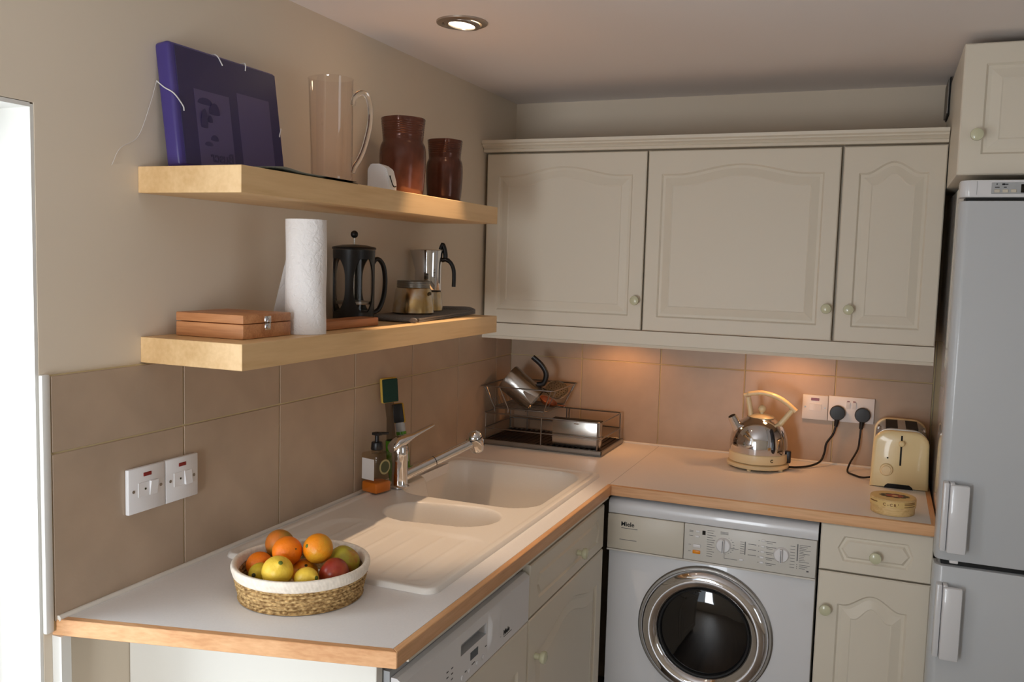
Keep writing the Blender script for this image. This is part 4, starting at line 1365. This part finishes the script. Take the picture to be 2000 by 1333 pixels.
# upper basket: sloping sides from a small floor to a wider top rail
ux0, ux1, uy0, uy1 = 0.006 + 0.010, 0.290, -0.292, -0.040
bx0, bx1, by0, by1 = 0.050, 0.252, -0.272, -0.060
rail(WT + 0.208, ux0, ux1, uy0, uy1, 0.0026, 'basket_rail')
rail(WT + 0.130, bx0, bx1, by0, by1, 0.0024, 'basket_rail')
for (xa, ya, xb, yb) in ((ux0 + 0.01, uy0, bx0 + 0.01, by0), (ux1 - 0.012, uy0, bx1 - 0.006, by0), (ux1 - 0.006, uy1, bx1 - 0.004, by1), (ux0 + 0.01, uy1, bx0 + 0.008, by1), (0.085, uy0, 0.112, by0)):
    build('strut', MB().tube([(xa, ya, WT + 0.208), (xb, yb, WT + 0.130), (xb, yb, WT + 0.116)], 0.0023, 8), M['wire'], t)
for k in range(9):
    y = by0 + 0.012 + k * 0.0235
    build('basket_wire', MB().tube([(ux0 + 0.004, y * 1.0, WT + 0.206), (bx0, y, WT + 0.132), (bx1, y, WT + 0.132), (ux1 - 0.004, y, WT + 0.206)] if k in (0, 8) else
                                   [(bx0 - 0.012, y, WT + 0.160), (bx0, y, WT + 0.132), (bx1, y, WT + 0.132)], 0.0016, 6), M['wire'], t)

# things drying in the rack
jc0, jc1 = Vector((0.072, -0.190, 1.143)), Vector((0.176, -0.172, 1.062))
jd = (jc1 - jc0).normalized()
jq = Vector((0, 0, 1)).rotation_difference(jd).to_matrix().to_4x4()
jm = Matrix.Translation(jc0) @ jq
t = thing('coffee_pot', 'steel coffee pot with black handle tipped upside down in the dish rack', 'coffee pot', jc1)
JL = (jc1 - jc0).length
build('body', MB().lathe([(0.0, 0.004), (0.048, 0.002), (0.050, 0.0), (0.0525, 0.006), (0.0505, 0.05), (0.0500, JL * 0.8), (0.0545, JL), (0.0535, JL), (0.049, JL * 0.8), (0.048, 0.008), (0, 0.008)], n=56, mx=jm), M['steel'], t)
build('spout', MB().prism([(-0.016, JL), (0.016, JL), (0.003, JL - 0.05), (-0.003, JL - 0.05)], 0.048, 0.051, lambda u, v, w: jm @ Vector((u, -w - 0.012 * max(0, (v - JL + 0.05) / 0.05), v))), M['steel'], t)
upv = (Vector((0.35, 0, 1)) - jd * Vector((0.35, 0, 1)).dot(jd)).normalized()
h0 = jc0 + jd * (JL * 0.86) + upv * 0.050
build('handle', MB().tube(spline([h0 - jd * 0.012, h0 + upv * 0.020 + jd * 0.002, h0 + upv * 0.052 - jd * 0.012, h0 + upv * 0.066 - jd * 0.045, h0 + upv * 0.068 - jd * 0.088], 8), 0.0085, 12, flat=(1.15, 0.75)), M['black'], t, 60)
build('lid_lug', MB().cyl(h0 - upv * 0.006 + jd * 0.004, h0 + upv * 0.004 + jd * 0.030, 0.009, 0.006, 12), M['black'], t)
# strainer
sc_ = Vector((0.232, -0.100, 1.096))
sm = Matrix.Translation(sc_) @ Euler((R(38), R(26), 0)).to_matrix().to_4x4()
t = thing('strainer', 'small perforated steel strainer leaning in the upper dish rack', 'strainer', (0.226, -0.11, 1.055))
build('bowl', MB().lathe([(0.040, 0.0), (0.042, 0.002), (0.0405, 0.004), (0.036, -0.008), (0.028, -0.020), (0.015, -0.027), (0, -0.028)], n=40, mx=sm), M['steel'], t, 60)
pf = MB()
for k in range(40):
    rr = 0.036 * math.sqrt((k + 0.5) / 40)
    a = k * 2.39996
    pf.sphere(sm @ Vector((rr * math.cos(a), rr * math.sin(a), 0.0032)), 0.0016, n=6, m=4)
pl = build('perforated_plate', MB().lathe([(0, 0.0025), (0.040, 0.0025), (0.040, 0.0015), (0, 0.0015)], n=40, mx=sm), M['steel_dull'], t, 0)
build('holes', pf, M['dark_in'], pl, 0)['kind'] = 'stuff'
t = thing('copper_scoop', 'shallow copper coloured scoop lying in the rack beside the strainer', 'scoop', (0.232, -0.190, 1.045))
cm_ = Matrix.Translation(Vector((0.232, -0.190, 1.066))) @ Euler((R(28), R(24), R(20))).to_matrix().to_4x4()
build('bowl', MB().lathe([(0.034, 0.004), (0.0355, 0.005), (0.035, 0.002), (0.026, -0.010), (0.012, -0.015), (0, -0.016), ], n=36, mx=cm_, scale=(0.95, 0.55)), M['copper'], t, 60)
build('handle', MB().tube([cm_ @ Vector(p) for p in ((0.036, 0, 0.003), (0.05, 0, 0.008), (0.062, 0, 0.014))], 0.003, 8, flat=(0.6, 1.5)), M['copper'], t)
# metal box
t = thing('steel_box', 'flat oblong steel box standing on edge in the dish rack', 'steel box', (0.368, -0.265, WT + 0.019))
bm_ = Matrix.Translation(Vector((0.368, -0.262, WT + 0.0192))) @ Matrix.Rotation(R(1.5), 4, 'Z')
build('shell', MB().box(-0.086, 0.086, -0.016, 0.016, 0.0, 0.094, 0.004, 2, mx=bm_), M['steel'], t)
build('seam', MB().box(-0.0865, 0.0865, -0.0166, 0.0166, 0.0285, 0.0300, mx=bm_), M['steel_dull'], t, 0)
build('lid_edge', MB().box(-0.087, 0.087, -0.0168, 0.0168, 0.0895, 0.0955, 0.002, 1, mx=bm_), M['dark_in'], t, 0)
build('catch', MB().box(-0.008, 0.010, -0.0185, -0.0160, 0.080, 0.084, 0.001, 1, mx=bm_), M['chrome'], t, 0)

# ------------------------------------------------------------------ lower shelf
# bamboo box
t = thing('wooden_box', 'flat bamboo box with metal catch at the left end of the lower shelf', 'box', (0.108, -1.716, Z2))
bxm = (0.026, 0.1905, -1.7915, -1.6415)
build('base', MB().box(bxm[0], bxm[1], bxm[2], bxm[3], Z2 + 0.0004, Z2 + 0.029, 0.002, 2), M['bamboo'], t)
lid = build('lid', MB().box(bxm[0], bxm[1], bxm[2], bxm[3], Z2 + 0.0302, Z2 + 0.0475, 0.002, 2), M['bamboo'], t)
ct = MB().box(0.190, 0.1925, -1.7275, -1.7085, Z2 + 0.0305, Z2 + 0.0435, 0.0015, 2).box(0.190, 0.1925, -1.7265, -1.7095, Z2 + 0.0150, Z2 + 0.0290, 0.0015, 2)
ct.tube([(0.1945, -1.7150, Z2 + 0.040), (0.1955, -1.7160, Z2 + 0.030), (0.1950, -1.7180, Z2 + 0.020), (0.1945, -1.7225, Z2 + 0.0185), (0.1945, -1.7240, Z2 + 0.0225)], 0.0013, 8)
build('catch', ct, M['chrome'], t)
# kitchen roll
KR = Vector((0.187, -1.5850, Z2))
t = thing('kitchen_roll', 'white roll of kitchen paper standing on the lower shelf', 'kitchen roll', KR)


def roll_pt(u, v):
    a = 2 * PI * u
    z = 0.0004 + 0.2395 * v
    r = 0.0428 + 0.0007 * math.sin(3 * a + 9 * v) - 0.0016 * max(0, math.cos(a - 0.15)) ** 6
    return KR + Vector((r * math.cos(a), r * math.sin(a), z))


kr = MB().grid(roll_pt, 64, 24)
kr.lathe([(0.0428, 0.2399), (0.021, 0.2395), (0.020, 0.236), (0.020, 0.0), (0.0428, 0.0004)], KR, 48)
build('roll', kr, M['paper'], t, 50)


def sheet_pt(u, v):
    # loose sheet peeling off the back of the roll, fanning out towards the bottom
    a0 = R(150)
    p = KR + Vector((0.0432 * math.cos(a0), 0.0432 * math.sin(a0), 0))
    d = Vector((-0.80, -0.60, 0)) * (0.060 * u * (1 - 0.9 * v) + 0.0002)
    return p + d + Vector((0, 0, 0.001 + 0.236 * v))


shm = MB().grid(sheet_pt, 6, 12)
bmesh.ops.solidify(shm.bm, geom=shm.bm.faces[:], thickness=0.0006)
build('loose_sheet', shm, M['paper'], t, 50)
# chopping board
single('chopping_board', MB().box(0.132, 0.186, -1.528, -1.286, Z2 + 0.0004, Z2 + 0.0205, 0.003, 2), M['bamboo_y'], 'small oblong bamboo board lying in front of the coffee press', 'board', (0.159, -1.41, Z2))
# coffee press
FP = Vector((0.073, -1.222, Z2))
t = thing('coffee_press', 'black framed glass coffee press with ball-topped plunger', 'coffee press', FP)
build('foot', MB().lathe([(0, 0.0005), (0.0485, 0.0005), (0.0515, 0.004), (0.0515, 0.027), (0.049, 0.029), (0.0, 0.029)], FP, 56), M['black'], t)
build('beaker', MB().lathe([(0.0470, 0.030), (0.0475, 0.045), (0.0475, 0.178), (0.0465, 0.178), (0.0465, 0.045), (0.045, 0.031)], FP, 56), M['press_glass'], t, 50)
cage = MB()
NS = 4


def cage_pt(u, v, off=0.0):
    # ribs of the cage: wide at top and bottom, waisted in the middle
    return None


for k in range(NS):
    ac = R(20 + 90 * k)
    rows = []
    for j in range(17):
        z = 0.026 + (0.178 - 0.026) * j / 16
        s = (j / 16 - 0.46) / 0.5
        half = R(12) + R(32) * min(1, abs(s)) ** 3.2
        rows.append((z, half))
    for rad in (0.0485, 0.0520):
        pass
    outer = [[FP + Vector((0.0522 * math.cos(ac + h * q), 0.0522 * math.sin(ac + h * q), z)) for q in (-1, -0.5, 0, 0.5, 1)] for z, h in rows]
    inner = [[FP + Vector((0.0482 * math.cos(ac + h * q), 0.0482 * math.sin(ac + h * q), z)) for q in (1, 0.5, 0, -0.5, -1)] for z, h in rows]
    cb = MB().loops([o_ + i_ for o_, i_ in zip(outer, inner)])
    build('cage_rib', cb, M['black'], t, 40)
build('collar', MB().lathe([(0.0482, 0.160), (0.0524, 0.160), (0.0530, 0.183), (0.0482, 0.183)], FP, 56), M['black'], t)
ld_ = build('lid', MB().lathe([(0.0, 0.184), (0.0545, 0.184), (0.0555, 0.187), (0.054, 0.190), (0.030, 0.195), (0.006, 0.1965), (0, 0.1965)], FP, 56), M['black'], t)
rod = build('plunger_rod', MB().cyl(FP + Vector((0, 0, 0.050)), FP + Vector((0, 0, 0.216)), 0.0018, None, 10), M['steel'], t)
build('plunger_knob', MB().sphere(FP + Vector((0, 0, 0.222)), 0.0095), M['black'], t, 60)
build('plunger_disc', MB().lathe([(0, 0.046), (0.044, 0.046), (0.045, 0.049), (0.044, 0.053), (0.012, 0.056), (0, 0.056)], FP, 48), M['steel_dull'], t)
hv = Vector((0.55, 0.835, 0)).normalized()
hpts = [FP + hv * r_ + Vector((0, 0, z)) for r_, z in ((0.0505, 0.148), (0.060, 0.160), (0.072, 0.158), (0.083, 0.140), (0.0875, 0.105), (0.084, 0.065), (0.073, 0.036), (0.062, 0.026), (0.050, 0.022))]
build('handle', MB().tube(spline(hpts, 6), 0.0068, 12, flat=(0.85, 1.2)), M['black'], t, 60)

# grey cloth
def cloth_edge(u):
    return 0.0


def cloth_pt(u, v):
    y = -1.128 + 0.452 * u
    xf = 0.212 - 0.05 * u
    x = 0.028 + (xf - 0.028) * v
    z = 0.0006 + 0.0015 * (1 + math.sin(17 * u + 4 * v)) * 0.4
    return Vector((x, y, Z2 + z))


t = thing('folded_cloth', 'folded grey cloth under the coffee pots on the lower shelf', 'cloth', (0.12, -0.9, Z2))


def cloth_layer(dz, x_in, y_off, thick):
    mb = MB()

    def top(u, v):
        p = cloth_pt(u, v)
        hump = 0.002 * sst((u - 0.84) / 0.12) * sst((1.0 - u) / 0.03) * (0.5 + 0.5 * v)
        return p + Vector((0, 0, dz + thick + hump))

    def bot(u, v):
        return cloth_pt(u, v) + Vector((0, 0, dz))
    nu, nv = 48, 10
    rows_t = [[mb._v(top(i / nu, j / nv)) for j in range(nv + 1)] for i in range(nu + 1)]
    rows_b = [[mb._v(bot(i / nu, j / nv)) for j in range(nv + 1)] for i in range(nu + 1)]
    F = mb.bm.faces
    for i in range(nu):
        for j in range(nv):
            F.new((rows_t[i][j], rows_t[i + 1][j], rows_t[i + 1][j + 1], rows_t[i][j + 1]))
            F.new((rows_b[i][j], rows_b[i][j + 1], rows_b[i + 1][j + 1], rows_b[i + 1][j]))
    for i in range(nu):
        F.new((rows_t[i][0], rows_b[i][0], rows_b[i + 1][0], rows_t[i + 1][0]))
        F.new((rows_t[i][nv], rows_t[i + 1][nv], rows_b[i + 1][nv], rows_b[i][nv]))
    for j in range(nv):
        F.new((rows_t[0][j], rows_t[0][j + 1], rows_b[0][j + 1], rows_b[0][j]))
        F.new((rows_t[nu][j], rows_b[nu][j], rows_b[nu][j + 1], rows_t[nu][j + 1]))
    return mb


build('lower_layer', cloth_layer(0.0, 0, 0, 0.0048), M['cloth'], t, 60)
build('upper_layer', cloth_layer(0.0056, 0, 0, 0.0042), M['cloth'], t, 60)
fold = [Vector((0.206, -1.150, Z2 + 0.0045)), Vector((0.170, -1.146, Z2 + 0.0045)), Vector((0.120, -1.138, Z2 + 0.0045)), Vector((0.06, -1.13, Z2 + 0.0045))]
build('fold', MB().tube(spline([Vector((0.2095, -1.158, Z2 + 0.007))] + [p + Vector((0, 0, 0.0025)) for p in fold], 5), 0.0066, 12, flat=(1.0, 1.5)), M['cloth'], t, 60)
ru = [cloth_pt(0.985, 0.02 + 0.97 * v / 8) + Vector((0, 0, 0.0105)) for v in range(9)]
build('rolled_edge', MB().tube(ru, [0.004, 0.009, 0.0102, 0.0104, 0.0104, 0.0106, 0.0108, 0.0100, 0.005], 14, flat=(1.0, 1.6)), M['cloth'], t, 60)

# coffee pots on the cloth
ZC = Z2 + 0.0126
M1 = Vector((0.100, -0.958, ZC))
t = thing('coffee_boiler', 'wide stained steel stovetop coffee pot bottom with threaded neck', 'coffee pot', M1)
build('boiler', MB().lathe([(0, 0.0), (0.056, 0.0), (0.0585, 0.003), (0.0575, 0.012), (0.0495, 0.068), (0.047, 0.071), (0.0445, 0.0715)], M1, 64), M['moka_steel'], t)
th = [(0.0445, 0.0715)]
for k in range(4):
    z = 0.0725 + 0.0042 * k
    th += [(0.0465, z), (0.0465, z + 0.0024), (0.0447, z + 0.003), (0.0447, z + 0.0040)]
th += [(0.0462, 0.0900), (0.0452, 0.0912), (0.0425, 0.0912), (0.0420, 0.075), (0, 0.075)]
build('threaded_neck', MB().lathe(th, M1, 64), M['steel_dull'], t, 20)
vd = Vector((0.93, -0.37, 0)).normalized()
vd = Vector((0.95, -0.05, 0)).normalized()
pv = M1 + vd * 0.0505 + Vector((0, 0, 0.056))
build('valve', MB().cyl(pv, pv + vd * 0.005 + Vector((0, 0, 0.001)), 0.0052, 0.0045, 16), M['lbl_dark'], t)
M2 = Vector((0.062, -0.800, ZC))
t = thing('stovetop_coffee_pot', 'small steel stovetop coffee pot with curved black handle', 'coffee pot', M2)
build('boiler', MB().lathe([(0, 0.0), (0.0445, 0.0), (0.046, 0.002), (0.0450, 0.010), (0.0395, 0.055), (0.038, 0.0565), (0, 0.0565)], M2, 64), M['moka_steel'], t)
build('gasket_ring', MB().lathe([(0.0375, 0.0565), (0.0385, 0.057), (0.0385, 0.0595), (0.0375, 0.060)], M2, 56), M['black_matt'], t)
jg = MB().lathe([(0.0, 0.0602), (0.0385, 0.0602), (0.0400, 0.063), (0.0395, 0.120), (0.0415, 0.168), (0.0430, 0.178), (0.0415, 0.178), (0.039, 0.160), (0.0, 0.158)], M2, 64)
left_v = Vector((-0.924, -0.382, 0))
for v_ in jg.bm.verts:
    dz = v_.co.z - M2.z
    rel = Vector((v_.co.x - M2.x, v_.co.y - M2.y, 0))
    if dz > 0.12 and rel.length > 0.03:
        v_.co += left_v * (0.014 * max(0, rel.normalized().dot(left_v)) ** 9 * ((dz - 0.12) / 0.058) ** 1.3)
build('jug', jg, M['chrome'], t)
lid = build('lid', MB().lathe([(0.0, 0.1830), (0.020, 0.1820), (0.0425, 0.1795), (0.0432, 0.1785), (0.0, 0.1785)], M2, 56), M['chrome'], t)
rv = -left_v
build('handle', MB().tube(spline([M2 + rv * r_ + Vector((0, 0, z)) for r_, z in ((0.040, 0.150), (0.052, 0.152), (0.066, 0.143), (0.075, 0.124), (0.077, 0.100), (0.0765, 0.072))], 6), [0.0085] * 10 + [0.0075] * 21, 12, flat=(0.8, 1.1)), M['black'], t, 60)
build('lid_grip', MB().tube(spline([M2 + rv * r_ + Vector((0, 0, z)) for r_, z in ((0.034, 0.1815), (0.040, 0.1960), (0.046, 0.186), (0.050, 0.165), (0.049, 0.150))], 5), [0.005] * 5 + [0.007] * 16, 10), M['black'], lid, 60)
fv = Vector((0.93, -0.36, 0)).normalized()
build('valve', MB().cyl(M2 + Vector((0.62, -0.785, 0)) * 0.040 + Vector((0, 0, 0.042)), M2 + Vector((0.62, -0.785, 0)) * 0.046 + Vector((0, 0, 0.043)), 0.0055, 0.0045, 16), M['lbl_dark'], t)
em = MB()
for k in range(6):
    z = 0.100 + 0.0045 * k
    a = math.atan2(-0.55, 0.80)
    p = M2 + Vector((0.0398 * math.cos(a), 0.0398 * math.sin(a), z))
    em.sphere(p, 0.0052 - 0.0004 * abs(k - 2.5), (0.45, 0.9, 0.3), 8, 5)
build('engraved_mark', em, M['steel_dull'], t, 0)['kind'] = 'stuff'

# ------------------------------------------------------------------ upper shelf
# purple folder leaning on the wall
t = thing('box_folder', 'purple plastic box folder with white elastics leaning on the wall', 'folder', (0.05, -1.65, Z1))
lean = Matrix.Translation(Vector((0.0615, -1.6500, Z1 + 0.0055))) @ Matrix.Rotation(R(-7.5), 4, 'Y')
FW, FH, FT = 0.164, 0.2410, 0.036
build('shell', MB().box(-FT, 0.0, -FW, FW, 0, FH, 0.008, 3, mx=lean), M['folder'], t)
build('front_flap', MB().box(0.0, 0.0014, -FW + 0.014, FW - 0.006, 0.006, FH - 0.006, 0.0008, 1, mx=lean), M['folder_face'], t, 0)
build('paper_sheet', MB().box(0.0014, 0.0017, -0.108, -0.006, 0.006, 0.158, mx=lean), M['folder_paper'], t, 0)
build('paper_sheet', MB().box(0.0014, 0.0017, 0.020, 0.126, 0.004, 0.172, mx=lean), M['folder_paper'], t, 0)
pic = MB()
for (yy, zz, sy, sz) in ((-0.080, 0.132, 0.022, 0.012), (-0.055, 0.115, 0.016, 0.022), (-0.088, 0.085, 0.010, 0.036), (-0.062, 0.062, 0.012, 0.010), (-0.080, 0.050, 0.012, 0.007), (-0.070, 0.098, 0.008, 0.012)):
    pic.sphere(lean @ Vector((0.0017, yy, zz)), 1.0, (0.0003, sy, sz), 14, 8)
build('printed_picture', pic, M['folder_dark'], t, 0)['kind'] = 'stuff'
tm = lean @ Matrix(((0, 0, -1, 0.0021), (-1, 0, 0, -0.010), (0, 1, 0, 0.018), (0, 0, 0, 1)))
build('lettering', MB().text('Buscr', 0.030, tm, 0.0002, bold=0.0008), M['folder_dark'], t, 0)


def el(pts, nm='elastic_band'):
    build(nm, MB().tube(spline([lean @ Vector(p) for p in pts], 5), 0.0013, 6), M['elastic'], t)


el([(-FT, -0.060 + 0.02, FH + 0.0005), (-0.012, -0.032, FH + 0.0012), (0.0005, -0.028, FH - 0.002), (0.0025, -0.016, FH - 0.020)])
el([(-0.020, 0.060, FH + 0.0012), (0.0, 0.060, FH + 0.0005), (0.0022, 0.056, FH - 0.016)])
el([(-FT - 0.0005, -FW - 0.0005, 0.168), (-0.018, -FW - 0.0018, 0.152), (0.0005, -FW + 0.0015, 0.138), (0.0022, -FW + 0.020, 0.118), (0.0022, -FW + 0.022, 0.108)])
el([(0.0005, FW - 0.001, 0.118), (0.002, FW - 0.010, 0.104), (0.0022, FW - 0.012, 0.098)])
build('elastic_end', MB().tube(spline([lean @ Vector((-FT, -FW - 0.001, 0.168)), Vector((0.004, -1.832, 1.84)), Vector((0.003, -1.862, 1.775)), Vector((0.003, -1.905, 1.748)), Vector((0.003, -1.925, 1.715))], 6), 0.0004, 6), M['elastic'], t)

# leaflets hanging near the shelf edge
for k, (ya, yb, lab, mm, lift) in enumerate(((-1.796, -1.475, 'bottom dark printed leaflet of the thin stack on the upper shelf edge', 'leaflet_g', 0.0),
                                            (-1.790, -1.482, 'middle pale leaflet of the thin stack on the upper shelf edge', 'leaflet', 0.0016),
                                            (-1.782, -1.478, 'top pale leaflet with a lifted corner on the upper shelf edge', 'leaflet', 0.0036))):
    def lf(u, v, ya=ya, yb=yb, lift=lift):
        y = ya + (yb - ya) * u
        x = 0.120 + 0.1240 * v
        bow = 0.0048 * math.exp(-((u - 0.16) / 0.13) ** 2) * (0.4 + lift * 180) * v
        return (x - 0.0006 * k, y, Z1 + 0.0004 + lift * 1.1 + bow)
    lm = MB().grid(lf, 24, 4)
    bmesh.ops.solidify(lm.bm, geom=lm.bm.faces[:], thickness=-0.0012)
    single('leaflet', lm, M[mm], lab, 'leaflet', (0.18, -1.63, Z1), 'leaflets on the upper shelf')

# glass jug
GJ = Vector((0.118, -1.392, Z1 + 0.0045))
t = thing('glass_jug', 'tall clear glass jug with looped handle on the upper shelf', 'jug', GJ)
gp = [(0.0, 0.0008), (0.044, 0.0008), (0.0470, 0.004), (0.0475, 0.02), (0.0475, 0.240), (0.0485, 0.2435), (0.0470, 0.2445), (0.0458, 0.240), (0.0455, 0.022), (0.040, 0.014), (0.0, 0.013)]
gb = MB().lathe(gp, GJ, 64)
lip = Vector((-0.924, -0.382, 0))
for v_ in gb.bm.verts:
    dz = v_.co.z - GJ.z
    rel = Vector((v_.co.x - GJ.x, v_.co.y - GJ.y, 0))
    if dz > 0.20 and rel.length > 0.03:
        k_ = max(0, rel.normalized().dot(lip)) ** 10
        v_.co += lip * (0.010 * k_ * ((dz - 0.20) / 0.045) ** 1.5)
build('body', gb, M['jug_glass'], t, 50)
hr = Vector((0.80, 0.60, 0)).normalized()
build('handle', MB().tube(spline([GJ + hr * r_ + Vector((0, 0, z)) for r_, z in ((0.0465, 0.188), (0.051, 0.206), (0.066, 0.2165), (0.079, 0.209), (0.0865, 0.180), (0.085, 0.140), (0.074, 0.092), (0.062, 0.062), (0.053, 0.048), (0.048, 0.032))], 6), [0.0062] * 55, 12), M['glass'], t, 60)

# small white wedge-shaped plastic gadget
WG = Vector((0.193, -1.288, Z1))
t = thing('white_gadget', 'small white plastic gadget with a curved dark slit between jug and jar', 'gadget', WG)
wm = Matrix.Translation(WG) @ Matrix.Rotation(R(8), 4, 'Z')
wg = MB().loops([[wm @ Vector(p) for p in ((-0.030, -s, 0.0005), (0.026, -s, 0.0005), (0.026, -s, 0.022), (0.018, -s, 0.052), (0.002, -s, 0.063), (-0.022, -s, 0.063), (-0.030, -s, 0.05))] for s in (0.024, -0.024)])
bmesh.ops.bevel(wg.bm, geom=wg.bm.edges[:], offset=0.002, segments=2, affect='EDGES')
build('case', wg, M['white_pl'], t, 40)
build('slit', MB().tube(spline([wm @ Vector(p) for p in ((0.0235, -0.014, 0.036), (0.0262, -0.008, 0.020), (0.0265, 0.004, 0.0115), (0.0265, 0.017, 0.0125))], 5), 0.0016, 6), M['dark_in'], t)

# copper-brown jars
def jar(lab, c, s, sh, lip_dir):
    t = thing('copper_jar', lab, 'jar', c, 0, 'copper brown jars')
    pr_ = [(0, 0.0005), (0.050, 0.0005), (0.0545, 0.004), (0.0575, 0.03), (0.0610, 0.075), (0.0620, 0.108), (0.0612, 0.126), (0.0590, 0.138), (0.0555, 0.146), (0.0540, 0.149), (0.0536, 0.153)]
    pr_ = [(r * s, z * sh) for r, z in pr_]
    build('belly', MB().lathe(pr_, c, 64), M['jar'], t, 50)
    nk = [(0.0536, 0.153), (0.0540, 0.160)]
    for k in range(7):
        z = 0.163 + 0.0058 * k
        nk += [(0.0542 + 0.0006 * k, z), (0.0547 + 0.0006 * k, z + 0.0022), (0.0541 + 0.0006 * k, z + 0.0046)]
    nk += [(0.0590, 0.2075), (0.0580, 0.210), (0.0535, 0.207), (0.050, 0.16), (0.0, 0.158)]
    mb = MB().lathe([(r * s, z * sh) for r, z in nk], c, 64)
    lip = Vector(lip_dir).normalized()
    for v_ in mb.bm.verts:
        dz = (v_.co.z - c.z) / sh
        rel = Vector((v_.co.x - c.x, v_.co.y - c.y, 0))
        if dz > 0.165 and rel.length > 0.03 * s:
            q = max(0, rel.normalized().dot(lip))
            v_.co += lip * (0.007 * q ** 18 * ((dz - 0.165) / 0.045))
    build('neck', mb, M['jar'], t, 40)


jar('large copper brown ridged jar with pouring lip on the upper shelf', Vector((0.112, -1.052, Z1)), 1.0, 1.0, (0.30, -0.95, 0))
jar('smaller copper brown jar at the right end of the upper shelf', Vector((0.112, -0.806, Z1)), 0.87, 0.885, (0.55, -0.83, 0))
